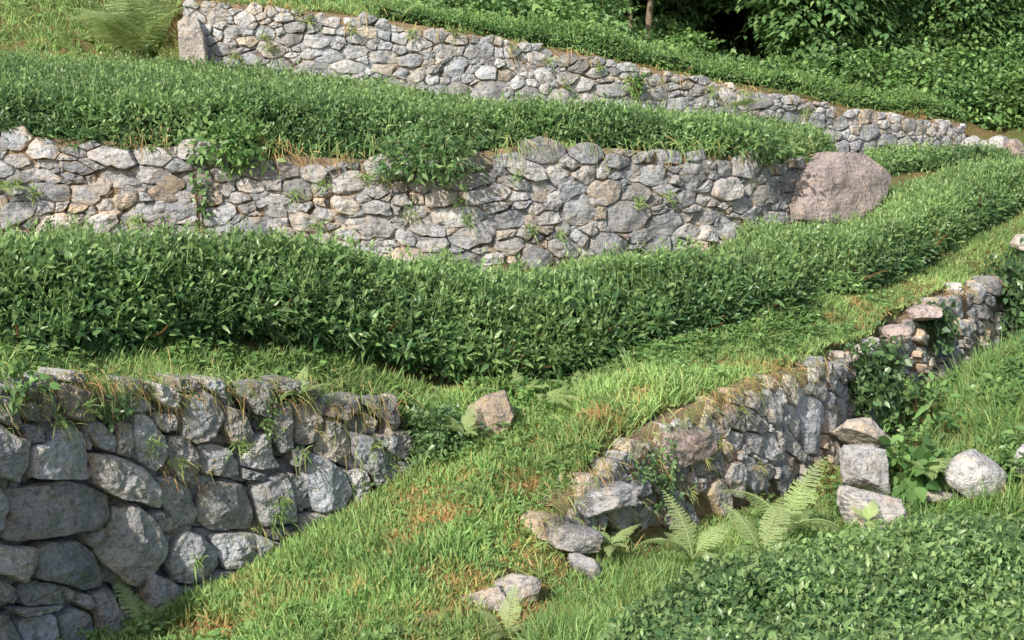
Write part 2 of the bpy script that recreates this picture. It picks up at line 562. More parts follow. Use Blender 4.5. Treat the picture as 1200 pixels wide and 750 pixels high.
xs = np.r_[-400, -150, -60, -30, -18, -13, np.arange(-10, 14.01, .085), 18, 30, 60, 150, 400]
ys = np.r_[-300, -100, -30, -8, 0, np.arange(2.5, 12, .07), np.arange(12, 25, .085), np.arange(25, 34.1, .3), 40, 55, 90, 160, 300]
gx, gy = np.meshgrid(xs, ys, indexing='ij')
gz = ground_z(gx.ravel(), gy.ravel())
i, j = np.meshgrid(np.arange(len(xs) - 1), np.arange(len(ys) - 1), indexing='ij')
ny = len(ys)
q = np.stack([i * ny + j, (i + 1) * ny + j, (i + 1) * ny + j + 1, i * ny + j + 1], -1).reshape(-1, 4)
mb = MB()
mb.add(np.stack([gx.ravel(), gy.ravel(), gz], 1), q)
mb.build('ground', M_SOIL, kind='structure')

# ------------------------------------------------------------------ stones
def clip_poly(poly, a, b):
    """keep a.p <= b"""
    d = poly @ a - b
    out = []
    for k in range(len(poly)):
        p, qq, dp, dq = poly[k], poly[(k + 1) % len(poly)], d[k], d[(k + 1) % len(poly)]
        if dp <= 0:
            out.append(p)
        if dp * dq < 0:
            out.append(p + (qq - p) * dp / (dp - dq))
    return np.array(out)


def chaikin(p, w=.22):
    qn = np.roll(p, -1, 0)
    return np.stack([p * (1 - w) + qn * w, p * w + qn * (1 - w)], 1).reshape(-1, 2)


def resample(p, n):
    c = np.r_[p, p[:1]]
    d = np.r_[0, np.cumsum(np.linalg.norm(np.diff(c, axis=0), axis=1))]
    t = np.linspace(0, d[-1], n, endpoint=False)
    return np.stack([np.interp(t, d, c[:, k]) for k in range(2)], 1)


def stone(poly, rng, nang, nring, gap=.012, bulge=(.03, .09), prot=.025, rough=.012, wround=.12, facets=(4, 8), ragged=.0):
    """a block filling a polygon in (u, z); third value is how far it stands out of the wall face"""
    poly = np.asarray(poly, float)
    c = poly.mean(0)
    r = np.linalg.norm(poly - c, axis=1)
    p = poly + (c - poly) * (gap / np.maximum(r, .02))[:, None]
    p = chaikin(chaikin(p, wround * .55), .2)
    p = resample(p, nang)
    rm = np.linalg.norm(p - c, axis=1)
    size = rm.mean()
    sd = rng.integers(0, 99999)
    jit = fbm(np.c_[p * (1.3 / size), np.zeros(nang)], 3, sd)
    th = np.arctan2(p[:, 1] - c[1], p[:, 0] - c[0])
    irr = np.clip(vnoise(np.stack([np.cos(th) * 1.1, np.sin(th) * 1.1, np.full(nang, sd % 991 * 1.0)], 1), 5), 0, 1)
    p = c + (p - c) * (1 + .035 * jit - ragged * irr)[:, None]
    b = rng.uniform(*bulge) * (.5 + .5 * min(size / .15, 1.6))
    pr = rng.normal() * prot
    ntil = rng.normal(size=2) * .10
    pl = []
    for _ in range(rng.integers(*facets)):
        a = rng.uniform(0, 2 * math.pi)
        sl = rng.uniform(.06, .42)
        off = rng.uniform(.0, .6)
        pl.append((np.array([math.cos(a), math.sin(a)]) * sl, b * rng.uniform(.75, 1.1) + sl * off * size))
    S = 1 - np.linspace(0, 1, nring + 1)[:-1] ** 1.25
    rings, deps = [c + (p - c) * .82, c + (p - c) * .985], [np.full(nang, -.22), np.full(nang, -.05 - .3 * b)]
    for s in S:
        qv = c + (p - c) * s
        d = b * (1 - s ** 11) ** .6
        rel = qv - c
        d = d + rel @ ntil
        for (nv, hh) in pl:
            d = np.minimum(d, hh - rel @ nv)
        d = np.maximum(d, -.03)
        n3 = np.c_[qv * (1 / max(size, .05)), np.full(nang, sd % 77)]
        d = d + rough * fbm(n3 * 1.6, 3, sd + 3) * (1 + 2 * size) + rough * .4 * fbm(n3 * 7, 2, sd + 9)
        rings.append(qv)
        deps.append(d)
    UV = np.concatenate(rings)
    D = np.concatenate(deps)
    D = D + np.where(np.arange(len(D)) < nang, 0, pr)
    nr = len(rings)
    UV = np.r_[UV, [c]]
    D = np.r_[D, D[-nang:].mean()]
    i, j = np.meshgrid(np.arange(nr - 1), np.arange(nang), indexing='ij')
    q = np.stack([i * nang + j, i * nang + (j + 1) % nang, (i + 1) * nang + (j + 1) % nang, (i + 1) * nang + j], -1).reshape(-1, 4)
    k = np.arange(nang)
    t = np.stack([(nr - 1) * nang + k, (nr - 1) * nang + (k + 1) % nang, np.full(nang, nr * nang)], 1)
    return UV, D, q, t, size


def stone_tone(rng, warm=.5):
    a = np.clip(rng.normal(.55, .24), 0, 1)
    tan = max(0, rng.normal(-.12, .28)) if rng.random() > .12 * warm else rng.uniform(.4, .9)
    return np.array([a, np.clip(rng.normal(.5, .22), 0, 1), np.clip(tan, 0, 1)])


def pack(wall, zlo, rng, hand, stages, asp, shear=0.0, warp=.13):
    """weighted Voronoi cells over a wall face, a few stones placed by hand"""
    U = wall.U
    S, Rr = [], []
    def wv(p):
        q3 = np.c_[p * 1.9, np.full(len(p), 3.3)]
        return np.stack([vnoise(q3, 71), vnoise(q3 + 40, 72) * .6], 1) * warp

    def tr(u, z):
        p = np.array([[float(u) / asp + shear * float(z), float(z)]])
        return (p + wv(p))[0]
    for (px, py, hw, hh) in hand:
        u, z = wall.from_px(px, py)
        u1, _ = wall.from_px(px + hw, py)
        _, z1 = wall.from_px(px, py - hh)
        a, b = abs(u1 - u), abs(z1 - z)
        S.append(tr(u, z))
        Rr.append(.9 * math.sqrt(max(a, .02) / asp * max(b, .02)))
    for (r0, r1, tries) in stages:
        uu = rng.uniform(-.3, U + .3, tries)
        uc_ = np.clip(uu, 0, U)
        lo, hi = zlo(uc_), wall.ztop(uc_) + .35
        zz = lo + (hi - lo) * rng.random(tries)
        rr = rng.uniform(r0, r1, tries)
        pp = np.stack([uu / asp + shear * zz, zz], 1)
        pp = pp + wv(pp)
        A = np.array(S + [np.zeros(2)] * tries)
        RA = np.array(Rr + [0.0] * tries)
        k = len(S)
        for m in range(tries):
            if k and (((A[:k] - pp[m]) ** 2).sum(1) < ((RA[:k] + rr[m]) * .88) ** 2).any():
                continue
            A[k], RA[k] = pp[m], rr[m]
            k += 1
        S, Rr = list(A[:k]), list(RA[:k])
    S, Rr = np.array(S), np.array(Rr)
    cells = []
    for k in range(len(S)):
        d2 = ((S - S[k]) ** 2).sum(1)
        o = np.argsort(d2)[1:26]
        b = max(3.2 * Rr[k], .1)
        poly = S[k] + np.array([[-b, -b], [b, -b], [b, b], [-b, b]])
        for m in o:
            a = 2 * (S[m] - S[k])
            bb = (S[m] ** 2).sum() - (S[k] ** 2).sum() - Rr[m] ** 2 + Rr[k] ** 2
            poly = clip_poly(poly, a, bb)
            if len(poly) < 3:
                break
        if len(poly) < 3:
            continue
        nx_ = np.roll(poly, -1, 0)
        poly = np.stack([poly, poly + (nx_ - poly) / 3, poly + (nx_ - poly) * 2 / 3], 1).reshape(-1, 2)
        q0 = poly.copy()
        for _ in range(12):
            q0 = poly - wv(q0)
        poly = q0
        z = poly[:, 1]
        u = (poly[:, 0] - shear * z) * asp
        uc, zc = u.mean(), z.mean()
        if zc > wall.ztop(np.clip(uc, 0, U)) - .06 or uc < 0 or uc > U or zc < zlo(np.clip(uc, 0, U)):
            continue
        cells.append(np.stack([u, z], 1))
    return cells


def wall_core(wall, zlo, back, mat, parent, recess=.05, tone=(.5, .5, 0), trim=.04):
    """the earth and rubble the stones are bedded in"""
    n = 70
    u = np.linspace(trim, wall.U - .04, n)
    zt = wall.ztop(u) - .05
    zb = zlo(u) - .1
    mbb = MB()
    rows = []
    for f in np.linspace(0, 1, 8):
        z = zb + (zt - zb) * f
        rows.append(wall.pos(u, z, -recess + .02 * fbm(np.stack([u * 5, z * 5, 0 * u], 1), 2, 3)))
    rows.append(wall.pos(u, zt, -back))
    rows.append(wall.pos(u, zb, -back))
    V = np.stack(rows)
    nr = len(rows)
    i, j = np.meshgrid(np.arange(nr), np.arange(n - 1), indexing='ij')
    i2 = (i + 1) % nr
    qq = np.stack([i * n + j, i * n + j + 1, i2 * n + j + 1, i2 * n + j], -1).reshape(-1, 4)
    mbb.add(V.reshape(-1, 3), qq, None, tone)
    mbb.build('rubble_core', mat, parent)


def build_wall(name, label, wall, zlo, cells, mat, rng, nang, nring, extra_small=(), warm=.5, nparts=100, sharp=40, back=.3, trim=.04, **kw):
    mid = wall.U / 2
    root = thing(name, label, 'stone wall', (*wall.pos(mid, float(zlo(np.array(mid)))),))
    items = []
    for ci, c in enumerate(cells):
        UV, D, q, t, size = stone(c, rng, nang, nring, **kw)
        V = wall.pos(UV[:, 0], UV[:, 1], D)
        tone = np.tile(stone_tone(rng, warm), (len(V), 1))
        rim = np.r_[np.repeat(np.r_[1., 1., np.linspace(1, 0, nring) ** 3], nang), 0]
        tone[:, 2] = np.clip(tone[:, 2] + rim * np.clip(.15 + 1.1 * fbm(V * 2.2, 2, 44), 0, .9), 0, 1)
        vis = in_view(V.mean(0)[None], 20)[0]
        items.append((size if vis else size * .1, V, q, t, tone))
    order = sorted(range(len(items)), key=lambda k: -items[k][0])
    for k in order[:nparts]:
        s, V, q, t, tone = items[k]
        m = MB()
        m.add(V, q, t, tone)
        m.build('stone', mat, root, sharp=sharp)
    rest = MB()
    for k in order[nparts:]:
        s, V, q, t, tone = items[k]
        rest.add(V, q, t, tone)
    for c in extra_small:
        if c[:, 1].max() > wall.ztop(np.clip(c[:, 0].mean(), 0, wall.U)) - .04:
            continue
        UV, D, q, t, size = stone(c, rng, 14, 3, gap=.006, bulge=(.02, .04), prot=.012)
        rest.add(wall.pos(UV[:, 0], UV[:, 1], D - (.075 if wall is WC else .035)), q, t, stone_tone(rng, 1.2) * np.array([1, .8, 1]))
    if rest.n:
        rest.build('small_stones', mat, root, sharp=sharp, kind='stuff')
    wall_core(wall, zlo, back, M_DARKFILL if wall is WC else M_WALLFILL, root, recess=.12 if wall is WC else .05, trim=trim)
    return root


# near wall: every stone by its outline in the photograph
A_ = lambda pts: [(x / 4.6154, y / 4.6154 + 430) for x, y in pts]
C_ = lambda pts: [(x / 4.6154, y / 4.6154 + 588) for x, y in pts]
NEAR = [A_(p) for p in [
    [(0, 120), (60, 175), (112, 300), (105, 350), (0, 295), (-70, 260), (-70, 130)], [(150, 185), (200, 205), (218, 300), (140, 285), (112, 250)],
    [(320, 80), (450, 120), (525, 230), (480, 305), (340, 275), (300, 150)], [(-70, 300), (0, 305), (80, 370), (152, 400), (142, 560), (100, 630), (0, 605), (-70, 560)],
    [(120, 305), (222, 318), (240, 400), (150, 428)], [(158, 430), (240, 408), (290, 340), (380, 308), (432, 350), (472, 480), (484, 595), (420, 610), (150, 604)],
    [(520, 285), (610, 370), (602, 462), (520, 442), (465, 380)], [(616, 280), (704, 296), (698, 495), (608, 472)], [(725, 245), (822, 275), (895, 400), (904, 500), (840, 575), (740, 512), (702, 400)],
    [(838, 250), (955, 255), (948, 342), (900, 360), (850, 322)], [(985, 155), (1080, 110), (1164, 165), (1196, 270), (1145, 385), (1050, 415), (975, 372)],
    [(918, 378), (1000, 368), (1062, 450), (1094, 560), (1052, 664), (1000, 645), (928, 545), (898, 430)], [(1068, 428), (1150, 412), (1240, 438), (1292, 520), (1304, 592), (1250, 612), (1090, 582)],
    [(470, 458), (600, 468), (742, 528), (834, 620), (854, 700), (832, 755), (600, 694), (488, 634)], [(858, 598), (940, 588), (1032, 660), (1064, 760), (1086, 780), (1052, 855), (980, 866), (920, 795), (850, 715)],
    [(25, 685), (180, 640), (340, 598), (472, 638), (584, 690), (578, 790), (532, 884), (300, 915), (15, 935), (66, 800)], [(-70, 640), (10, 655), (62, 760), (42, 870), (0, 915), (-70, 900)],
    [(675, 160), (780, 160), (832, 225), (740, 248), (688, 242)], [(818, 80), (900, 100), (964, 155), (942, 235), (838, 185)], [(535, 140), (664, 170), (674, 272), (560, 283)],
    [(215, 150), (295, 140), (330, 275), (230, 300)], [(455, 300), (515, 290), (470, 375), (440, 350)], [(440, 350), (480, 400), (465, 450), (430, 350)], [(700, 410), (730, 440), (740, 500), (705, 490)], [(960, 255), (985, 280), (975, 360), (950, 345)]]]
NEAR += [A_(p) for p in [[(350, 10), (440, 30), (455, 95), (340, 75)], [(680, 60), (790, 70), (800, 150), (690, 150)], [(930, 50), (1060, 60), (1070, 110), (970, 140)], [(220, 50), (310, 40), (310, 120), (220, 135)], [(1100, 60), (1190, 60), (1200, 170), (1160, 150), (1090, 105)], [(60, 40), (170, 60), (204, 170), (150, 180), (70, 150)]]]
NEAR += [C_(p) for p in [
    [(-70, 225), (0, 228), (152, 240), (147, 340), (112, 422), (80, 434), (0, 384), (-70, 384)], [(158, 240), (250, 208), (400, 203), (482, 268), (564, 430), (540, 454), (440, 474), (158, 404)],
    [(598, 25), (722, 3), (772, 48), (834, 120), (894, 230), (854, 335), (742, 466), (680, 444), (558, 334), (506, 260), (558, 170)], [(-60, 420), (0, 418), (72, 458), (88, 510), (62, 550), (0, 545), (-60, 510)],
    [(88, 468), (180, 422), (300, 438), (374, 510), (352, 555), (128, 565)], [(300, 446), (362, 458), (404, 520), (380, 545)], [(388, 478), (472, 498), (504, 560), (470, 584), (400, 544)],
    [(88, 638), (272, 586), (314, 750), (314, 900), (118, 900)], [(-70, 598), (30, 606), (88, 700), (92, 900), (-70, 900)], [(298, 618), (400, 562), (472, 598), (514, 700), (504, 900), (328, 900)],
    [(488, 488), (592, 466), (624, 560), (744, 590), (764, 700), (744, 900), (522, 900), (512, 620)], [(788, 428), (900, 406), (972, 460), (1004, 560), (960, 650), (820, 660), (748, 500)],
    [(908, 228), (1000, 148), (1092, 178), (1164, 260), (1174, 350), (1062, 439), (940, 439), (898, 340)], [(838, 98), (940, 78), (964, 130), (870, 168)], [(448, 170), (562, 130), (500, 254), (460, 234)],
    [(978, 460), (1180, 430), (1204, 540), (1080, 610), (1000, 600)], [(790, 70), (880, 50), (895, 85), (830, 100)], [(60, 575), (130, 572), (340, 560), (300, 582), (110, 620)], [(855, 180), (905, 180), (900, 225), (880, 220)]]]
NEAR += [[(233, 580), (247, 563), (283, 567), (297, 590), (298, 620), (247, 623), (230, 610)], [(300, 567), (333, 553), (343, 590), (347, 613), (307, 617), (297, 583)], [(337, 553), (360, 560), (367, 593), (350, 600), (340, 583)],
         [(247, 627), (297, 623), (307, 650), (293, 663), (263, 667), (250, 647)], [(298, 625), (316, 630), (318, 677), (304, 677), (300, 650)], [(320, 637), (340, 633), (337, 673), (322, 677)], [(356, 531), (379, 535), (403, 551), (412, 577), (401, 596), (366, 600), (357, 570)],
         [(409, 505), (435, 511), (451, 534), (451, 552), (433, 557), (413, 534)], [(405, 553), (428, 551), (436, 570), (418, 579), (409, 564)], [(373, 512), (405, 496), (412, 517), (410, 535), (396, 543), (369, 530)], [(348, 478), (366, 471), (380, 495), (374, 515), (359, 524), (343, 519)],
         [(318, 481), (337, 474), (342, 501), (341, 527), (327, 531), (316, 501)], [(263, 474), (283, 481), (295, 512), (293, 526), (272, 524), (258, 501)], [(296, 509), (314, 507), (320, 534), (332, 550), (305, 550), (281, 546)], [(290, 450), (307, 447), (317, 469), (315, 489), (298, 485), (289, 469)],
         [(337, 525), (357, 525), (355, 538), (342, 546)], [(460, 507), (478, 505), (486, 521), (474, 539), (460, 533)], [(438, 468), (457, 466), (468, 491), (457, 498), (440, 486)], [(467, 542), (484, 539), (486, 562), (467, 562)], [(322, 446), (344, 443), (360, 452), (348, 463), (330, 460)],
         [(355, 458), (374, 449), (380, 465), (361, 468)], [(379, 492), (398, 494), (397, 506), (383, 513)], [(425, 481), (442, 493), (439, 505), (428, 496)], [(437, 509), (454, 509), (455, 523), (446, 524)], [(283, 548), (308, 555), (308, 563), (285, 561)], [(349, 602), (366, 601), (396, 597), (390, 615), (360, 632), (348, 630)],
         [(308, 620), (346, 616), (345, 632), (318, 632)], [(385, 470), (420, 462), (424, 480), (404, 493), (384, 488)], [(413, 577), (434, 574), (436, 590), (414, 596)], [(437, 556), (465, 545), (466, 562), (440, 572)], [(452, 500), (460, 506), (458, 532), (452, 526)], [(236, 668), (300, 668), (300, 700), (240, 712)], [(322, 470), (318, 480), (300, 450), (312, 447)], [(170, 665), (215, 690), (235, 720), (165, 740)]]
rngC = np.random.default_rng(31)
cellsC = []
for p in NEAR:
    cellsC.append(np.array([WC.from_px(x, y) for x, y in p]))
zloC = lambda u: WC.ztop(u) - np.interp(WC.U - u, [0, .35, 1.6, 3.2], [.4, .75, 1.4, 1.75])
fillC = pack(WC, zloC, np.random.default_rng(3), [], [(.09, .14, 250), (.05, .08, 900), (.03, .05, 700)], 1.2)
_u0 = WC.from_px(-16, 600)[0]
cellsC += [c for c in pack(WC, zloC, np.random.default_rng(8), [], [(.14, .2, 300), (.09, .13, 900), (.05, .08, 900)], 1.3) if c[:, 0].max() < _u0]
build_wall('stone_wall', 'near dry stone wall of big rough grey blocks below the long tea hedge', WC, zloC, cellsC, M_STONE_NEAR, rngC, 72, 18, fillC, warm=.35, nparts=100, sharp=27,
           gap=.001, bulge=(.04, .085), prot=.018, rough=.016, wround=.10, facets=(5, 9))

# middle wall
rngB = np.random.default_rng(12)
handB = [(440, 267, 30, 20), (595, 258, 20, 17), (555, 278, 24, 18), (678, 247, 26, 20), (688, 180, 26, 14), (735, 255, 30, 14), (140, 212, 34, 14), (195, 225, 28, 11), (100, 228, 18, 17), (63, 224, 20, 18), (132, 184, 24, 15), (90, 197, 14, 13), (180, 183, 20, 16),
         (350, 223, 22, 18), (470, 235, 14, 10), (520, 232, 22, 14), (570, 228, 16, 13), (780, 262, 22, 16), (850, 222, 24, 14), (300, 265, 24, 14), (255, 252, 24, 12), (40, 205, 22, 12), (20, 250, 24, 14), (900, 228, 14, 18), (760, 205, 22, 14), (815, 205, 18, 16),
         (660, 290, 20, 16), (500, 268, 20, 16), (620, 200, 22, 12), (640, 225, 24, 12), (770, 290, 20, 14), (550, 212, 22, 12), (170, 248, 24, 14), (210, 278, 30, 14), (120, 262, 24, 12), (360, 262, 20, 16), (400, 240, 18, 14), (410, 275, 14, 16), (720, 190, 20, 10), (830, 255, 18, 16), (800, 235, 16, 14), (60, 262, 22, 12)]
zloB = lambda u: WB.ztop(u) - np.interp(u, [0, WB.U * .8, WB.U * .93, WB.U], [1.45, 1.35, .85, .5])
cellsB = pack(WB, zloB, rngB, handB, [(.11, .15, 400), (.075, .10, 2500), (.045, .07, 5000), (.026, .04, 5000)], 1.75)
fillB = pack(WB, zloB, np.random.default_rng(41), [], [(.05, .08, 1500), (.03, .045, 2500)], 1.5)
build_wall('stone_wall', 'middle dry stone wall behind the long tea hedge, ending at a reddish boulder', WB, zloB, cellsB, M_STONE, rngB, 38, 7, fillB, gap=.005, bulge=(.018, .05), prot=.018, rough=.012, ragged=.32, warm=.45, sharp=30)

# top wall
rngA = np.random.default_rng(5)
handA = [(533, 79, 19, 11), (570, 85, 15, 9), (488, 88, 15, 8), (575, 108, 30, 14), (450, 68, 20, 9), (340, 47, 14, 9), (375, 48, 22, 10), (365, 62, 14, 8), (310, 38, 14, 8), (285, 22, 12, 10), (255, 17, 20, 8), (258, 57, 16, 8), (415, 60, 14, 10), (490, 52, 14, 9), (470, 45, 10, 10), (880, 118, 24, 14), (688, 118, 14, 10),
         (640, 88, 18, 8), (720, 105, 14, 9), (770, 110, 16, 9), (820, 120, 14, 9), (655, 60, 14, 8), (600, 60, 14, 8), (930, 138, 12, 12), (985, 145, 12, 10), (1020, 155, 16, 9), (1060, 170, 20, 8), (1040, 165, 12, 10), (430, 38, 14, 8), (450, 80, 14, 8), (555, 60, 16, 7), (520, 60, 20, 6), (700, 85, 14, 8), (740, 90, 14, 7)]
zloA = lambda u: WA.ztop(u) - np.interp(u, [0, WA.U * .5, WA.U * .85, WA.U], [1.35, 1.4, 1.0, .75])
cellsA = pack(WA, zloA, rngA, handA, [(.10, .13, 300), (.07, .095, 2500), (.045, .065, 6000), (.024, .04, 5000)], 1.7)
fillA = pack(WA, zloA, np.random.default_rng(42), [], [(.05, .08, 1800), (.035, .05, 2500)], 1.5)
build_wall('stone_wall', 'topmost pale dry stone wall sloping down to the right below the wooded hillside', WA, zloA, cellsA, M_STONE_TOP, rngA, 30, 6, fillA, gap=.004, bulge=(.015, .045), prot=.014, rough=.009, ragged=.32, warm=.5, sharp=30)

# wall of the path
rngD = np.random.default_rng(21)
handD = [(835, 508, 14, 18), (935, 505, 18, 22), (930, 525, 16, 20), (950, 500, 20, 24), (890, 470, 12, 14), (940, 435, 14, 18), (930, 460, 20, 12), (885, 520, 12, 12), (930, 545, 18, 18), (845, 465, 18, 12), (880, 555, 14, 22), (820, 545, 12, 14), (905, 480, 14, 16),
         (800, 510, 14, 16), (860, 490, 14, 12), (860, 560, 12, 22), (840, 580, 14, 16), (920, 560, 14, 14), (770, 560, 14, 16), (700, 575, 28, 13), (675, 560, 22, 12), (745, 565, 14, 18), (660, 620, 22, 10), (690, 605, 16, 14), (720, 600, 22, 14), (790, 585, 12, 22), (890, 450, 14, 12)]
zloD = lambda u: WD.ztop(u) - np.interp(u, [0, .5, 1.2, WD.U * .7, WD.U], [.25, .4, .75, .95, .9])
cellsD = pack(WD, zloD, rngD, handD, [(.09, .12, 500), (.06, .085, 1600), (.04, .055, 1600), (.025, .035, 900)], .85, shear=.35)
build_wall('stone_wall', 'low rough stone wall holding up the path, its lower end crumbling into grass', WD, zloD, cellsD, M_STONE, rngD, 36, 8, gap=.005, bulge=(.02, .055), prot=.014, rough=.014, warm=.7, sharp=42, wround=.1, trim=.3, back=.2)

rngE = np.random.default_rng(22)
zloE = lambda u: WE.ztop(u) - .9
cellsE = pack(WE, zloE, rngE, [], [(.10, .13, 200), (.07, .095, 1500), (.04, .06, 2500), (.025, .035, 1500)], 1.0, shear=.25)
build_wall('stone_wall', 'short far stretch of stone wall beside the path between two ivy patches', WE, zloE, cellsE, M_STONE, rngE, 26, 6, gap=.006, bulge=(.03, .08), prot=.03, rough=.012, warm=.8, sharp=32)


# ------------------------------------------------------------------ boulders
def icos(sub):
    me = bpy.data.meshes.new('tmp')
    import bmesh
    bm = bmesh.new()
    bmesh.ops.create_icosphere(bm, subdivisions=sub, radius=1.0)
    V = np.array([v.co[:] for v in bm.verts])
    F = np.array([[v.index for v in f.verts] for f in bm.faces])
    bm.free()
    bpy.data.meshes.remove(me)
    return V, F


ICO = icos(5)


def boulder(name, label, c, size, mat, seed, tone, rz=0.0, tilt=(0, 0), cuts=8, grp=None, soft=.0, ncut=(.55, .92), boxy=0.0):
    rng = np.random.default_rng(seed)
    V = ICO[0].copy()
    F = ICO[1]
    if boxy:
        V = V / (np.abs(V).max(1) ** boxy)[:, None]
        V = V / np.abs(V).max()
    for _ in range(cuts):
        n = norm(rng.normal(size=3))
        d = rng.uniform(*ncut)
        e = V @ n - d
        V = V - np.where(e > 0, e * (1 - soft), 0)[:, None] * n
    V = V * (1 + .07 * fbm(V * 1.4 + seed, 3, seed) + .035 * fbm(V * 4 + seed, 4, seed + 5) + .018 * np.abs(fbm(V * 9 + seed, 3, seed + 8)))[:, None]
    V = V * np.array(size) / 2
    rot = lambda a: np.array([[math.cos(a), -math.sin(a)], [math.sin(a), math.cos(a)]])
    V[:, [0, 2]] = V[:, [0, 2]] @ rot(tilt[0]).T
    V[:, [1, 2]] = V[:, [1, 2]] @ rot(tilt[1]).T
    V[:, :2] = V[:, :2] @ rot(rz).T
    m = MB()
    m.add(V, None, F, tone)
    o = m.build(name, mat, sharp=38)
    o.location = [float(v) for v in c]
    o['label'] = label
    o['category'] = 'boulder' if name == 'boulder' else 'stone'
    if grp:
        o['group'] = grp
    return o


def face_boulder(label, top, batter, outline, mat, seed, tone, bulge, deep):
    """a boulder built into a slope: its face follows an outline, its body runs back into the ground"""
    w_ = Wall(top, batter)
    rng = np.random.default_rng(seed)
    UV, D, q, t, size = stone(np.array([w_.from_px(*p) for p in outline]), rng, 90, 26, gap=0, bulge=(bulge, bulge * 1.05), prot=0, rough=.02, wround=.1, facets=(4, 7))
    D = np.where(D < -.03, D * deep, D)
    V = w_.pos(UV[:, 0], UV[:, 1], D)
    m = MB()
    m.add(V, q, t, tone)
    m.F[4].append(np.stack([np.zeros(44, int), np.arange(1, 45), np.arange(2, 46), np.arange(2, 46)], 1)[:0].reshape(-1, 4))
    m.F[3].append(np.stack([np.zeros(88, int), np.arange(2, 90), np.arange(1, 89)], 1))
    o = m.build('boulder', mat, sharp=30)
    o['label'] = label
    o['category'] = 'boulder'


face_boulder('large reddish brown boulder with flat sloping face ending the middle wall', [(925, 168, 15.75), (1060, 176, 16.7)], .32, [(932, 262), (950, 200), (986, 177), (1012, 179), (1044, 207), (1030, 235), (1000, 268)], M_STONE_RED, 12, (.5, .55, .12), .09, 3.2)
face_boulder('tall mottled boulder standing at the left end of the topmost wall', [(198, 10, 18.35), (260, 10, 18.45)], .25, [(207, 26), (216, 20), (232, 20), (240, 40), (244, 70), (242, 90), (214, 92), (210, 60)], M_STONE, 8, (.85, .5, .35), .10, 2.0)
boulder('boulder', 'big pale rounded boulder lying at the far edge of the foreground tea hedge', at(1143, 557, 9.75), (.43, .36, .36), M_STONE_TOP, 14, (.6, .72, .2), rz=.2, tilt=(-.2, 0), cuts=6, ncut=(.7, .95))
boulder('boulder', 'pale boulder cut off by the right edge of the picture behind the foreground hedge', at(1203, 540, 9.9), (.17, .25, .25), M_STONE_TOP, 19, (.55, .8, .25), cuts=6)
boulder('stone_block', 'upright pale block resting on a larger block at the end of the path wall', at(1013, 551, 9.9), (.30, .32, .34), M_STONE, 23, (.6, .75, .1), rz=.2, cuts=8, ncut=(.7, 1.1), boxy=.7)
boulder('stone_block', 'larger mottled block under the upright block, half hidden by tea leaves', at(1020, 602, 9.5), (.46, .40, .36), M_STONE, 29, (.6, .7, .25), rz=-.1, cuts=8, ncut=(.7, 1.1), boxy=.65)
boulder('stone_block', 'sloping tan slab leaning behind the upright block beside the brambles', at(1012, 506, 10.4), (.50, .36, .28), M_STONE, 31, (.7, .6, .45), tilt=(-.35, .1), cuts=9, ncut=(.5, .8))
boulder('stone_block', 'broad flat brownish slab capping the path wall above its crumbling end', at(786, 518, 9.22), (.62, .44, .26), M_STONE_RED, 33, (.8, .75, .3), rz=.75, tilt=(.10, -.12), cuts=6, ncut=(.8, 1.15), boxy=.85)
boulder('boulder', 'tan rock in the grass right of the dark shrub by the near wall', at(579, 494, 9.35), (.30, .28, .36), M_STONE, 37, (.6, .4, .85), tilt=(.35, -.35), cuts=9, ncut=(.6, 1.0), boxy=.6)
boulder('boulder', 'pale tan rock poking out of turf at the right end of the near wall', at(455, 483, 9.2), (.2, .25, .25), M_STONE, 39, (.7, .6, .5), tilt=(.3, 0), cuts=7)
boulder('stone_block', 'pinkish slab lying on the wall edge left of the far ivy patch', at(1050, 391, 12.0), (.30, .4, .16), M_STONE_RED, 41, (.8, .95, .2), rz=.5, tilt=(.1, -.1), cuts=8)
boulder('stone_block', 'flat pinkish slab on the path edge just above the far ivy patch', at(1080, 368, 12.75), (.32, .4, .16), M_STONE_RED, 43, (.8, .95, .1), rz=.5, tilt=(.2, -.1), cuts=8)
boulder('stone_block', 'flat bare rock at the right edge of the picture beside the upper path', at(1198, 285, 15.3), (.3, .4, .22), M_STONE_TOP, 47, (.8, .6, .6), cuts=8)
boulder('stone_block', 'long flat grey ledge sticking out of the turf at the crumbling wall end', at(706, 584, 8.45), (.38, .34, .15), M_STONE, 51, (.4, .5, .1), rz=.5, tilt=(.12, -.1), cuts=7, ncut=(.7, 1.1), boxy=.7)
boulder('stone_block', 'angular grey slab of the crumbling wall end with a pale fractured edge', at(672, 630, 8.1), (.30, .3, .14), M_STONE, 53, (.5, .65, .2), rz=.3, tilt=(-.25, -.1), cuts=7, ncut=(.7, 1.1), boxy=.7)
boulder('stone_block', 'dark tilted stone lowest in the crumbling wall end, deep in long grass', at(680, 664, 7.95), (.30, .28, .2), M_STONE, 57, (.3, .4, .1), rz=.6, tilt=(-.6, 0), cuts=14, ncut=(.35, .7))
boulder('boulder', 'low grey rock half buried in dry grass at the bottom of the path', at(572, 708, 7.4), (.38, .36, .24), M_STONE, 59, (.6, .5, .5), cuts=12, ncut=(.4, .75))
boulder('boulder', 'flat rock at the bottom edge of the picture on the path', at(508, 736, 7.15), (.24, .24, .12), M_STONE, 61, (.5, .55, .25), cuts=8)
boulder('boulder', 'half buried angular rock in dry grass just below the crumbling wall end', at(606, 690, 7.55), (.26, .24, .18), M_STONE, 91, (.6, .5, .35), rz=.4, tilt=(.2, -.2), cuts=9, ncut=(.6, 1.0), boxy=.5)
boulder('boulder', 'small sunken stone between the two dry patches of the lower path', at(548, 668, 7.85), (.16, .16, .12), M_STONE, 93, (.6, .5, .4), rz=.9, cuts=9, ncut=(.6, 1.0), boxy=.4)
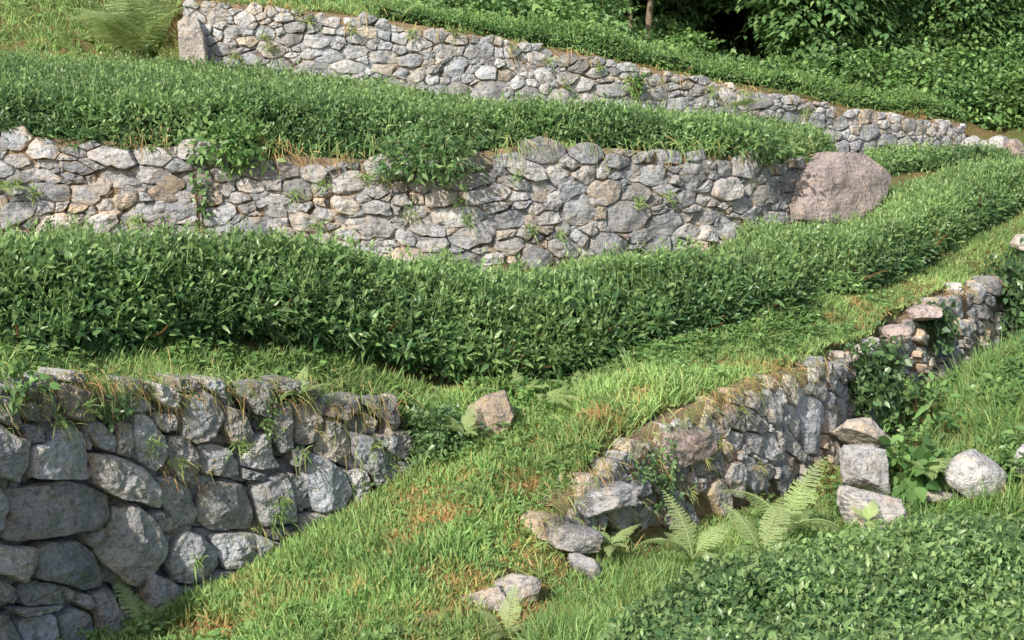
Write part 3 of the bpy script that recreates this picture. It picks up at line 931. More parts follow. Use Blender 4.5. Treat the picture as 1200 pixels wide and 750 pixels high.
boulder('boulder', 'round tan rock at the foot of the middle wall beside the right-hand hedge', at(822, 293, 14.3), (.22, .25, .2), M_STONE_RED, 63, (.8, .7, .6), cuts=7)
boulder('boulder', 'small rusty rock lying on the terrace at the far right below the thicket', at(1190, 178, 21.5), (.45, .5, .4), M_STONE_RED, 67, (.8, .6, .4), cuts=8)
boulder('boulder', 'low flat stone behind the foreground hedge, left of the pale rounded boulder', at(1096, 579, 9.8), (.25, .25, .10), M_STONE, 69, (.6, .5, .3), cuts=8)
for k, (px, py, Y, s) in enumerate([(1140, 170, 22.8, .4), (1157, 173, 22.6, .34), (1172, 170, 22.6, .4)]):
    boulder('wall_stone', 'loose grey stone in the short tumbled row right of the topmost wall', at(px, py, Y), (s, .3, .3), M_STONE_TOP, 80 + k, (.5, .5, .2), cuts=9, grp='tumbled stones at the end of the topmost wall')


# ------------------------------------------------------------------ tea hedges
def poly3(pts):
    return np.array([gpt(*p) if len(p) == 3 and p[1] > 40.001 or len(p) == 3 and abs(p[0]) > 40 else p for p in pts], float)


HEDGE_AREAS = []


def resamp(P, n):
    P = np.asarray(P, float)
    d = np.r_[0, np.cumsum(np.linalg.norm(np.diff(P[:, :2], axis=0), axis=1))]
    t = np.linspace(0, d[-1], n)
    return np.stack([np.interp(t, d, P[:, k]) for k in range(P.shape[1])], 1)


def hedge(label, Fp, Bp, h, n_sprig, leaf, seed, name='tea_hedge', cat='hedge', bump=.06, stems=0, stem_px=None, tone0=.35, group=None, drop=0.0, mat=None, tips=.5, hback=1.0, upright=1.0, backtop=False):
    rng = np.random.default_rng(seed)
    NS = 60
    F = resamp([at(*p)[:2] for p in Fp], NS)
    B = resamp([at(*p)[:2] for p in Bp], NS)
    HEDGE_AREAS.append(np.r_[F, B[::-1]])
    mid = (F[NS // 2] + B[NS // 2]) / 2
    root = thing(name, label, cat, (*mid, ground_z(mid[0], mid[1])[0]), group)
    fi = F + norm(B - F) * .4
    FZ = np.maximum(ground_z(F[:, 0], F[:, 1]), ground_z(fi[:, 0], fi[:, 1]) - .08)
    BZ = ground_z(B[:, 0], B[:, 1])
    ker = np.ones(7) / 7
    FZ = np.convolve(np.pad(FZ, 3, mode='edge'), ker, 'valid')
    BZ = np.convolve(np.pad(BZ, 3, mode='edge'), ker, 'valid')
    hh = np.interp(np.linspace(0, 1, NS), np.linspace(0, 1, len(h)), h) if hasattr(h, '__len__') else np.full(NS, h)
    if backtop:
        BZ = resamp(np.array([at(*p) for p in Bp]), NS)[:, 2] - hh * hback
    # cross section (metres from the front, fraction of the height)
    def section(w, hgt, s):
        px_ = np.stack([0 * w + .08, 0 * w - .02, 0 * w + .09, 0 * w + .26, 0 * w + .48 * np.minimum(1, w), w - .3 * np.minimum(1, w), w - .05, w], 1)
        pz_ = np.array([-.02, .30, .60, .86, 1.0, 1.0, .8, .05])[None] * hgt[:, None]
        pz_[:, 0] -= drop
        seg = np.hypot(np.diff(px_, axis=1), np.diff(pz_, axis=1))
        cum = np.c_[np.zeros(len(w)), np.cumsum(seg, 1)]
        t = s * cum[:, -1]
        k = np.clip((t[:, None] > cum[:, 1:]).sum(1), 0, 6)
        ar = np.arange(len(w))
        f = (t - cum[ar, k]) / np.maximum(seg[ar, k], 1e-6)
        x = px_[ar, k] + f * (px_[ar, k + 1] - px_[ar, k])
        z = pz_[ar, k] + f * (pz_[ar, k + 1] - pz_[ar, k])
        # smooth normal: blend from the neighbours
        tx = px_[ar, k + 1] - px_[ar, k]
        tz = pz_[ar, k + 1] - pz_[ar, k]
        return x, z, -tz / np.maximum(seg[ar, k], 1e-6), tx / np.maximum(seg[ar, k], 1e-6)

    def surface(t, s, inset=0.0):
        g = np.linspace(0, 1, NS)
        f = np.stack([np.interp(t, g, F[:, k]) for k in range(2)], 1)
        b = np.stack([np.interp(t, g, B[:, k]) for k in range(2)], 1)
        fz, bz, hg = np.interp(t, g, FZ), np.interp(t, g, BZ), np.interp(t, g, hh)
        tp = np.clip(np.minimum(t, 1 - t) / .025, 0, 1) ** .5
        hg = hg * (.55 + .45 * tp) * (1 - (1 - hback) * np.clip(s * 1.25 - .25, 0, 1))
        w = np.linalg.norm(b - f, axis=1)
        a = (b - f) / w[:, None]
        x, z, nx, nz = section(w, hg, s)
        xy = f + a * x[:, None]
        zz = fz + (bz - fz) * np.clip(x / w, 0, 1) + z
        N = np.c_[a * nx[:, None], nz]
        N[:, 2] += .1
        N = norm(N)
        P = np.c_[xy, zz]
        lump = fbm(np.c_[xy * 1.7, zz * 1.7], 3, seed) * bump + fbm(np.c_[xy * .55, zz], 2, seed + 4) * bump * .9
        P = P + N * (lump - inset)[:, None]
        return P, N, np.clip(z / np.maximum(hg, .01), 0, 1)
    # solid inner mass, its dark colour standing in for shade between the leaves
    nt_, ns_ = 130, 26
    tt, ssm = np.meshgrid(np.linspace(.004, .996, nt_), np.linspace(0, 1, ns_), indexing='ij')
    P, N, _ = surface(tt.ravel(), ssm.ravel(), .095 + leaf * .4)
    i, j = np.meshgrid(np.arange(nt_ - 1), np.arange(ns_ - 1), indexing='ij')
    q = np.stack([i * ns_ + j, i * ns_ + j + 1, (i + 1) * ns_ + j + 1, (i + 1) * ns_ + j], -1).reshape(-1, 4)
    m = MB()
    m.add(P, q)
    m.build('inner_shade_core', M_CORE, root)
    # leafy shoots
    t, s = rng.random(n_sprig), rng.random(n_sprig)
    P, N, hf = surface(t, s, 0)
    keep = in_view(P, 230) & ((N @ np.array([0, -1., 0]) > -.55) | (N[:, 2] > .5))
    P, N, hf = P[keep], N[keep], hf[keep]
    n = len(P)
    m = MB()
    ax = norm(N * .55 + np.array([0, 0, .75]) + rng.normal(size=(n, 3)) * .28)
    old = rng.random(n) < (.62 - .3 * hf)
    P = P - N * (rng.random(n) ** 1.5 * .10 + .05 * old)[:, None]
    e1 = norm(np.cross(ax, rnd_dirs(n)))
    e2 = np.cross(ax, e1)
    ph = rng.random(n) * 6.28
    LS = rng.uniform(.75, 1.25, n) * leaf
    sprout = rng.random(n) < .09 * (upright > .8)
    patch = fbm(P * 1.1, 2, seed + 8) * .26
    sk = np.where(sprout)[0]
    Q = P[sk]
    blades(m, T_BLADE, Q, ax[sk], rnd_dirs(len(sk)), LS[sk] * 3.0, .006, np.array([.85, .6, .3]), droop=0)
    for k in range(5):
        a = ph + k * 2.4 + rng.normal(size=n) * .5
        out = e1 * np.cos(a)[:, None] + e2 * np.sin(a)[:, None]
        el = np.array([.35, .6, .9, 1.4, 2.4])[k] * upright
        D = norm(out + ax * (el + rng.normal(size=n) * .22)[:, None] + np.array([0, 0, .1]))
        Nn = norm(ax * .9 - out * .5 + rng.normal(size=(n, 3)) * .45)
        base = P + ax * (k * LS * .30 * np.where(sprout, 2.2, 1.0) - LS * .4)[:, None] + rng.normal(size=(n, 3)) * .012
        L = LS * np.array([1.15, 1.1, 1.0, .8, .6])[k] * rng.uniform(.65, 1.35, n)
        young = np.clip(tone0 + patch + .12 * (k - 1) * tips * 2 + .22 * (hf - .6) + rng.normal(size=n) * .25 - .25 * old, 0, 1)
        tone = np.stack([young, np.clip(rng.normal(.5, .2, n), 0, 1), np.clip(rng.normal(-.02, .1, n) + .18 * (k == 4) * tips * 2 * (hf > .7), 0, .8)], 1)
        blades(m, T_LEAF if leaf > .052 else T_SMALL, base, D, Nn, L, L * rng.uniform(.26, .40, n) * (.85 if upright < .8 else 1), tone, droop=rng.uniform(0, .45, n) + (.25 if upright < .8 else 0))
    m.build('foliage', mat or M_TEA, root)
    # bare woody stems showing low down
    if stems:
        if stem_px is not None:
            ts = stem_px
        else:
            ts = rng.random(stems)
        for t0 in ts:
            m = MB()
            for _ in range(3):
                p0, n0, _ = surface(np.array([t0 + rng.normal() * .004]), np.array([0.0]), .12)
                p0 = p0[0]
                d = np.array([rng.normal() * .5, rng.normal() * .25, 1.0])
                pts = [p0 - np.array([0, 0, .05])]
                for _k in range(5):
                    pts.append(pts[-1] + norm(d) * .085)
                    d = d + rng.normal(size=3) * .3
                tube(m, pts, np.linspace(.014, .006, 6), 6)
            m.build('stem', M_TWIG, root)
    return root


hedge('long tea hedge of dark glossy leaves running across the terrace above the near wall', [(-240, 452, 6.9), (-90, 445, 7.6), (0, 428, 8.0), (100, 430, 8.35), (200, 432, 8.8), (300, 433, 9.2), (450, 437, 9.8), (600, 440, 10.1), (700, 438, 10.3), (800, 415, 10.7), (880, 385, 11.2), (945, 360, 11.8)],
      [(-240, 256, 8.6), (-90, 262, 9.2), (0, 272, 9.6), (150, 294, 10.1), (300, 304, 10.7), (450, 309, 11.1), (600, 308, 11.5), (750, 307, 11.9), (850, 305, 12.3), (905, 300, 12.9)],
      [.70, .70, .66, .60, .57, .58, .62, .62, .60, .58, .55, .50], 20000, .076, 101, backtop=True, stems=26, bump=.085, tone0=.42)
hedge('tea hedge covering the slope between the middle wall and the topmost wall, overhanging the stones', [(-280, 155, 13.45), (-110, 155, 13.55), (0, 155, 13.62), (100, 160, 13.7), (150, 165, 13.76), (250, 170, 13.95), (350, 170, 14.3), (430, 186, 14.1), (500, 196, 14.1), (560, 190, 14.2), (610, 172, 14.6), (700, 170, 14.8), (800, 180, 15.0), (860, 186, 15.2), (920, 184, 15.75), (948, 184, 16.2)],
      [(-280, 58, 17.5), (-110, 62, 17.7), (0, 64, 17.9), (225, 76, 18.2), (400, 95, 18.5), (640, 130, 19.1), (800, 145, 19.8), (900, 150, 20.2), (960, 160, 19.6), (985, 175, 18.6)],
      [.52, .50, .46, .42, .40, .42, .46, .46, .44, .42, .42, .42, .42, .40, .30], 31500, .072, 102, backtop=True, bump=.05, drop=.10, tone0=.42, tips=.4)
hedge('broad tea hedge on the right, beside the grassy path and below the reddish boulder', [(868, 330, 12.8), (905, 343, 12.5), (955, 349, 12.4), (1000, 345, 12.75), (1060, 321, 13.75), (1130, 282, 15.25), (1200, 242, 16.85), (1290, 205, 18.4)],
      [(858, 290, 14.3), (895, 265, 14.9), (950, 250, 15.3), (1025, 232, 15.9), (1050, 215, 17.6), (1100, 208, 18.5), (1200, 202, 19.4), (1300, 200, 20.2)],
      [.42, .46, .46, .45, .45, .46, .46], 19000, .070, 103, hback=.55, bump=.06, stems=7, tone0=.5, tips=.4)
hedge('small dark tea hedge strip at the far right below the end of the topmost wall', [(1085, 199, 19.6), (1120, 200, 19.5), (1160, 197, 19.9), (1183, 192, 20.4)], [(1085, 185, 20.6), (1130, 182, 20.8), (1183, 180, 21.2)], [.22, .3, .34, .3], 1500, .07, 104, bump=.04, tone0=.2)
hedge('narrow tea hedge row just behind the reddish boulder at the foot of the topmost wall', [(1020, 203, 18.9), (1060, 200, 19.2), (1120, 198, 19.9), (1210, 190, 20.9)], [(1010, 190, 20.2), (1060, 185, 20.6), (1150, 180, 21.4), (1210, 178, 22)], .2, 2400, .07, 105, bump=.05, tone0=.5)
hedge('foreground tea hedge filling the bottom right corner, seen from above', [(640, 900, 4.6), (800, 900, 4.5), (1000, 900, 4.4), (1330, 900, 4.3), (1500, 900, 4.3)], [(735, 740, 6.4), (830, 660, 7.1), (930, 630, 7.5), (1010, 612, 7.75), (1100, 600, 8.0), (1200, 597, 8.1), (1310, 597, 8.2), (1480, 597, 8.3)],
      [.42, .48, .5, .5, .5, .5], 34000, .088, 106, bump=.07, tone0=.16, tips=.5, upright=.78)
hedge('low clipped green hedge strip along the crest of the topmost wall', [(440, 12, 19.2), (520, 25, 19.5), (600, 42, 19.8), (700, 62, 20.2), (800, 84, 20.7), (900, 104, 21.3), (1000, 124, 22.2), (1080, 136, 23.0), (1128, 142, 23.6)],
      [(470, 0, 20.3), (600, 30, 20.7), (700, 45, 21.1), (800, 70, 21.6), (900, 90, 22.2), (1000, 110, 23.0), (1110, 132, 24.2)], [.12, .2, .24, .24, .24, .22, .22, .2, .16], 8000, .06, 107, cat='hedge', name='clipped_hedge', bump=.10, tone0=.5, mat=M_SHRUB, tips=.3)


def in_poly(px, py, poly):
    poly = np.asarray(poly, float)
    ins = np.zeros(len(px), bool)
    n = len(poly)
    for k in range(n):
        x1, y1 = poly[k]
        x2, y2 = poly[(k + 1) % n]
        c = ((y1 > py) != (y2 > py)) & (px < (x2 - x1) * (py - y1) / (y2 - y1 + 1e-12) + x1)
        ins ^= c
    return ins


# ------------------------------------------------------------------ grass
def scatter(n, x0, x1, y0, y1, rng):
    # density falls with distance, as a nearer square metre shows larger
    y = y0 + (y1 - y0) * rng.random(n)
    x = x0 + (x1 - x0) * rng.random(n)
    return x, y


def near_line(x, y, P, a, b):
    yy = line_y(P, x, 0, 0)
    ok = (x > P[0, 0] - .05) & (x < P[-1, 0] + .05)
    return ok & (y > yy + a) & (y < yy + b)


def grass_patch(name, n_tuft, region, per, length, width, tone, dry, rng, lean=.35, mat=None, ymin=5.5, ymax=17, xr=(-5, 8), kind_='stuff', front_ok=False, droop=(.1, .6)):
    x, y = scatter(n_tuft, xr[0], xr[1], ymin, ymax, rng)
    z = ground_z(x, y)
    P = np.stack([x, y, z], 1)
    px, py, dd = project(P)
    k = in_view(P, 230)
    for hp in HEDGE_AREAS:
        k &= ~in_poly(x, y, hp)
    for w in (WA, WB, WC, WD, WE):
        k &= ~near_line(x, y, w.P, -.12, .15 if w is not WC else .02)
    k &= rng.random(n_tuft) < region(px, py, x, y)
    P, px, py = P[k], px[k], py[k]
    n = len(P)
    dr = dry(px, py, P) if callable(dry) else np.full(n, dry)
    ln = length(px, py, P) if callable(length) else np.full(n, length)
    m = MB()
    tl = norm(np.c_[rng.normal(size=(n, 2)), np.zeros(n)]) * lean * rng.random(n)[:, None]
    tb = rng.normal(size=n) * .14
    pn = fbm(P * 1.3, 3, 77) * .25
    for _ in range(per):
        b = P + np.c_[rng.normal(size=(n, 2)) * .022, np.zeros(n) - .012]
        D = norm(tl + np.c_[rng.normal(size=(n, 2)) * .32, np.ones(n)])
        N = norm(rng.normal(size=(n, 3)) + np.array([0, -.4, .5]))
        L = ln * rng.uniform(.45, 1.25, n)
        isdry = np.clip(dr + rng.normal(size=n) * .25 - .15, 0, 1)
        t = np.stack([np.clip(tone + tb + pn + rng.normal(size=n) * .2, 0, 1), np.clip(.5 + rng.normal(size=n) * .2, 0, 1), isdry], 1)
        blades(m, T_BLADE, b, D, N, L, width * rng.uniform(.7, 1.4, n), t, droop=rng.uniform(*droop, n))
    if m.n:
        m.build(name, mat or M_GRASS, kind=kind_)


DRY = [(610, 735, 50, 20, .9), (540, 720, 40, 14, .8), (430, 700, 40, 10, .5), (505, 600, 40, 22, 1.0), (470, 630, 40, 22, .5), (650, 660, 40, 25, .8), (600, 715, 60, 25, .9), (560, 690, 60, 18, .7), (690, 492, 26, 8, .9), (750, 465, 20, 12, .8), (520, 675, 50, 12, .6), (700, 560, 40, 8, .8), (290, 690, 30, 14, .6), (250, 742, 50, 14, .8), (880, 430, 60, 8, .5), (640, 700, 20, 30, .6),
       (560, 470, 20, 14, .5), (470, 480, 24, 14, .6), (620, 570, 26, 10, .5), (480, 545, 24, 14, .4), (420, 600, 30, 12, .3)]


def dryness(px, py, P=None):
    v = np.zeros(len(px))
    for (a, b, w, h, s) in DRY:
        v = np.maximum(v, s * np.exp(-((px - a) / w) ** 2 - ((py - b) / h) ** 2))
    if P is not None:
        v = v * np.clip(.9 + 1.1 * fbm(P * 3.5, 3, 51), 0, 1.4)
        v = v + .45 * np.clip(fbm(P * 1.7, 3, 41) - .1, 0, 1)
    return v


LOWER = [(600, 690), (640, 680), (760, 620), (850, 590), (960, 560), (985, 540), (1045, 420), (1165, 385), (1260, 350), (1520, 260), (1520, 640), (1100, 610), (1000, 625), (800, 800), (500, 800)]
LONG1 = [(610, 800), (640, 690), (760, 625), (850, 595), (965, 575), (1000, 620), (700, 800)]
BANK = [(1020, 500), (1060, 420), (1165, 390), (1260, 360), (1520, 270), (1520, 610), (1100, 620), (975, 640), (975, 560), (1010, 520)]
rngG = np.random.default_rng(55)


def reg_path(px, py, x, y):
    low = in_poly(px, py, LOWER) & (y < line_y(LD, x, 6.0, 1.5) - .0)
    d = dryness(px, py, xyz(x, y))
    return np.where(low, 0.0, np.where(y > line_y(WC.P, x, .8, 1.5) + .14, .8, 1.0)) * (1 - .85 * np.clip(d * 1.7, 0, 1))


def len_path(px, py, P):
    l = np.full(len(px), .115)
    l = np.where(P[:, 1] > 9.9, .085, l)
    l = l * (1 + .8 * np.clip(fbm(P * 1.8, 2, 9), -.5, 1))
    return np.maximum(l, .035)


grass_patch('grass', 52000, reg_path, 6, len_path, .0105, .55, dryness, rngG, ymin=6.2, ymax=11.6, xr=(-3.2, 4.3))
grass_patch('grass', 52000, reg_path, 5, len_path, .009, .6, dryness, rngG, ymin=11.0, ymax=18, xr=(.5, 9))
fringe = lambda px, py, x, y: near_line(x, y, WC.P, .0, 1.3) * np.clip(1.15 - (y - line_y(WC.P, x)) * .6, 0, 1)
grass_patch('fringe_grass', 30000, fringe, 7, lambda px, py, P: np.full(len(px), .13) * (1 + .7 * np.clip(fbm(P * 2, 2, 12), -.6, 1)), .0058, .6, lambda px, py, P: .2 * np.clip(fbm(P * 3, 2, 3), 0, 1) + .05, rngG, lean=.35, ymin=6.6, ymax=11, xr=(-3.4, .3), droop=(.1, .7))
grass_patch('long_grass', 24000, lambda px, py, x, y: in_poly(px, py, LONG1) & (y < line_y(LD, x, 6, 1.5)), 7, lambda px, py, P: np.full(len(px), .27) * (1 + .6 * fbm(P * 1.5, 2, 31)) * np.clip((line_y(LD, P[:, 0], 6, 1.5) - P[:, 1]) * .9, .3, 1), .0072, .45, lambda px, py, P: .1 * np.clip(fbm(P * 3, 2, 3), 0, 1), rngG, lean=.5, ymin=5.5, ymax=10.5, xr=(-.4, 3.2), droop=(.15, .7))
grass_patch('bank_grass', 30000, lambda px, py, x, y: in_poly(px, py, BANK) & (y < line_y(LD, x, 6, 1.5)), 6, lambda px, py, P: np.full(len(px), .42) * .8 * (1 + .8 * fbm(P * 1.3, 2, 32)) * np.clip((line_y(LD, P[:, 0], 6, 1.5) - P[:, 1]) * .7, .4, 1), .0085, .32, lambda px, py, P: .25 * np.clip(fbm(P * 2, 2, 3), 0, 1) + .02, rngG, lean=.5, ymin=9.2, ymax=15.5, xr=(2.2, 8.2), droop=(.1, .7))
grass_patch('bank_grass', 15000, lambda px, py, x, y: (px < 235) & (py < 72) | (px < 700) & (py < 40), 6, lambda px, py, P: np.full(len(px), .22) * (1 + .5 * fbm(P * .9, 2, 33)), .012, .5, lambda px, py, P: .55 * np.clip(fbm(P * .9, 2, 3), 0, 1) + .08, rngG, lean=.6, ymin=17.6, ymax=25, xr=(-9, 2), droop=(.2, .9))
grass_patch('terrace_grass', 9000, lambda px, py, x, y: near_line(x, y, WB.P, .1, .6) * 1.0, 6, .10, .009, .55, lambda px, py, P: .45 * np.clip(fbm(P * 1.5, 2, 4), 0, 1) + .1, rngG, lean=.6, ymin=13, ymax=18, xr=(-6, 5), droop=(.2, 1.1))
grass_patch('crest_grass', 14000, lambda px, py, x, y: near_line(x, y, WA.P, .1, .9) * 1.0, 5, .12, .011, .5, lambda px, py, P: .5 * np.clip(fbm(P * 1.2, 2, 4), 0, 1) + .12, rngG, lean=.6, ymin=18, ymax=25, xr=(-5, 9), droop=(.2, 1.1))


HB_F = np.array([at(*p)[:2] for p in [(-240, 452, 6.9), (-90, 445, 7.6), (0, 428, 8.0), (100, 430, 8.35), (200, 432, 8.8), (300, 433, 9.2), (450, 437, 9.8), (600, 440, 10.1), (700, 438, 10.3), (800, 415, 10.7), (880, 385, 11.2), (945, 360, 11.8)]])
# small broad weeds and clover in the turf
def clover(name, n, region, size, tone, rng, **kw):
    x, y = scatter(n, kw.get('x0', -3), kw.get('x1', 5), kw.get('y0', 6.2), kw.get('y1', 13), rng)
    z = ground_z(x, y)
    P = np.stack([x, y, z], 1)
    px, py, _ = project(P)
    k = in_view(P, 60)
    for hp in HEDGE_AREAS:
        k &= ~in_poly(x, y, hp)
    for w in (WC, WD, WE):
        k &= ~near_line(x, y, w.P, -.1, .12)
    k &= rng.random(n) < region(px, py, x, y) * np.clip(.4 + fbm(P * 1.6, 2, 15), 0, 1)
    P = P[k]
    n = len(P)
    P[:, 2] += rng.uniform(.02, .11, n)
    m = MB()
    for q_ in range(4):
        a = rng.random(n) * 6.28
        D = np.c_[np.cos(a), np.sin(a), rng.uniform(-.1, .7, n)]
        L = size * rng.uniform(.6, 1.4, n)
        t = np.stack([np.clip(tone + rng.normal(size=n) * .25, 0, 1), np.clip(.5 + rng.normal(size=n) * .2, 0, 1), np.clip(rng.normal(size=n) * .12, 0, 1)], 1)
        blades(m, T_SMALL, P + np.c_[rng.normal(size=(n, 2)) * .012, np.zeros(n)], D, np.tile([0, 0, 1.], (n, 1)) + rng.normal(size=(n, 3)) * .3, L, L * .62, t, droop=.2)
    m.build(name, M_SHRUB, kind='stuff')


clover('clover', 34000, lambda px, py, x, y: reg_path(px, py, x, y), .042, .6, rngG)
clover('clover', 12000, lambda px, py, x, y: near_line(x, y, HB_F, -.4, .05) * 1.6, .06, .45, rngG, x0=-3.4, x1=3, y0=7.2, y1=12)
clover('clover', 9000, lambda px, py, x, y: (y < line_y(LD, x, 6, 1.5)) * (px > 600), .055, .5, rngG, x0=1.5, x1=6, y0=8.5, y1=15)


# ------------------------------------------------------------------ hanging dry grass on the wall tops
def hanging(name, wall, spots, rng, length=.22, width=.006):
    m = MB()
    for (px, py, n, dr) in spots:
        n = int(n * rng.uniform(.15, .95)) + 2
        u, z = wall.from_px(px, py)
        uu = u + rng.normal(size=n) * .13
        zz = np.full(n, z) + rng.normal(size=n) * .05
        P = wall.pos(uu, zz, rng.uniform(-.02, .06, n))
        nn = wall.nrm(uu)
        D = np.c_[nn * rng.uniform(.2, .9, n)[:, None], rng.uniform(-1.2, .8, n)] + rng.normal(size=(n, 3)) * .5
        N = norm(np.c_[nn, np.ones(n) * .4] + rng.normal(size=(n, 3)) * .4)
        t = np.stack([np.clip(.5 + rng.normal(size=n) * .25, 0, 1), np.clip(.5 + rng.normal(size=n) * .25, 0, 1), np.clip(dr + rng.normal(size=n) * .25, 0, 1)], 1)
        blades(m, T_BLADE, P, D, N, length * rng.uniform(.4, 1.3, n), width, t, droop=rng.uniform(.3, 1.1, n))
    m.build(name, M_GRASS, kind='stuff')


hanging('dry_grass', WC, [(x, y, n, d) for x, y, n, d in [(35, 455, 60, .5), (60, 450, 60, .6), (85, 448, 70, .8), (112, 446, 80, .8), (130, 452, 80, .9), (160, 462, 60, .2), (180, 455, 60, .3), (205, 460, 70, .6), (225, 462, 70, .8), (245, 460, 80, .8), (262, 466, 60, .7), (300, 452, 50, .5), (335, 470, 70, .8), (350, 462, 60, .6), (385, 478, 60, .7), (410, 476, 60, .5), (432, 476, 60, .5), (450, 472, 60, .7),
                                 (10, 470, 50, .2), (50, 480, 40, .6), (150, 450, 60, .1), (280, 455, 50, .2), (320, 448, 50, .1), (370, 455, 50, .1), (195, 555, 40, .8), (215, 560, 30, .6), (316, 615, 60, .3), (400, 500, 40, .2), (440, 525, 60, .05), (455, 545, 60, .0), (425, 560, 40, 0), (285, 672, 50, .6), (330, 650, 50, .2)]], np.random.default_rng(61), .095, .005)
hanging('dry_grass', WB, [(x, y, 26, d) for x, y, d in [(170, 160, .7), (190, 158, .8), (300, 178, .7), (330, 172, .9), (350, 178, .7), (400, 182, .8), (320, 168, .6), (545, 186, .8), (480, 205, .8), (600, 165, .5), (790, 190, .8), (860, 180, .7), (910, 180, .6), (240, 170, .3), (630, 165, .4), (960, 183, .8), (940, 178, .7), (380, 172, .3)]], np.random.default_rng(62), .12, .009)
hanging('dry_grass', WA, [(x, y, 24, d) for x, y, d in [(300, 5, .7), (350, 12, .8), (420, 20, .7), (480, 30, .8), (520, 35, .6), (560, 42, .8), (610, 50, .8), (660, 62, .8), (700, 68, .7), (760, 80, .8), (800, 88, .9), (840, 98, .7), (880, 103, .8), (930, 115, .9), (980, 126, .8), (1010, 132, .9), (1040, 136, .9), (1080, 140, .8), (250, 3, .8), (620, 66, .9), (770, 95, .5)]], np.random.default_rng(63), .13, .012)
hanging('dry_grass', WD, [(x, y, 40, d) for x, y, d in [(640, 590, .7), (670, 560, .8), (700, 545, .7), (770, 520, .8), (780, 535, .9), (830, 462, .8), (850, 455, .9), (880, 445, .9), (895, 438, .9), (925, 428, .8), (960, 430, .8), (840, 540, .8), (720, 590, .5), (690, 640, .4), (740, 610, .3)]], np.random.default_rng(64), .13, .006)
hanging('dry_grass', WE, [(x, y, 30, d) for x, y, d in [(1085, 356, .7), (1110, 345, .9), (1130, 336, .8), (1150, 330, .7)]], np.random.default_rng(65), .14, .008)


hanging('fringe_grass', WC, [(x, 450 + 7 * math.sin(x * .09), int(max(6, 18 + 26 * math.sin(x * .055 + 1))), .1) for x in range(-10, 470, 13)], np.random.default_rng(66), .085, .006)
hanging('path_edge_grass', WD, [(x, y, 60, .25) for x, y in [(640, 600), (660, 585), (680, 568), (700, 550), (720, 534), (740, 518), (760, 502), (790, 488), (815, 474), (840, 464), (865, 454), (890, 444), (915, 436), (940, 428), (965, 422)]], np.random.default_rng(68), .10, .0065)
hanging('terrace_grass', WB, [(x, 168, 26, .15) for x in range(330, 960, 28)], np.random.default_rng(67), .15, .009)
grass_patch('hedge_foot_grass', 16000, lambda px, py, x, y: near_line(x, y, HB_F, -.45, .02) * .8, 6, lambda px, py, P: .17 * (1 + .7 * np.clip(fbm(P * 2, 2, 22), -.6, 1)), .0075, .5, .03, rngG, lean=.6, ymin=7.2, ymax=12, xr=(-3.4, 3), droop=(.2, .9))
grass_patch('dead_grass', 60000, lambda px, py, x, y: np.clip(dryness(px, py, xyz(x, y)) * 1.5 - .1, 0, 1), 5, .07, .009, .5, .98, rngG, lean=1.6, ymin=6.2, ymax=13, xr=(-3.2, 4.3), droop=(.0, .5))
grass_patch('grass_tufts', 15000, lambda px, py, x, y: reg_path(px, py, x, y) * (fbm(np.c_[x * 2.2, y * 2.2, 0 * x], 3, 19) > .38), 9, .17, .0078, .68, lambda px, py, P: .12 * np.ones(len(px)), rngG, lean=.6, ymin=6.2, ymax=10.8, xr=(-3.2, 3.0), droop=(.2, .9))


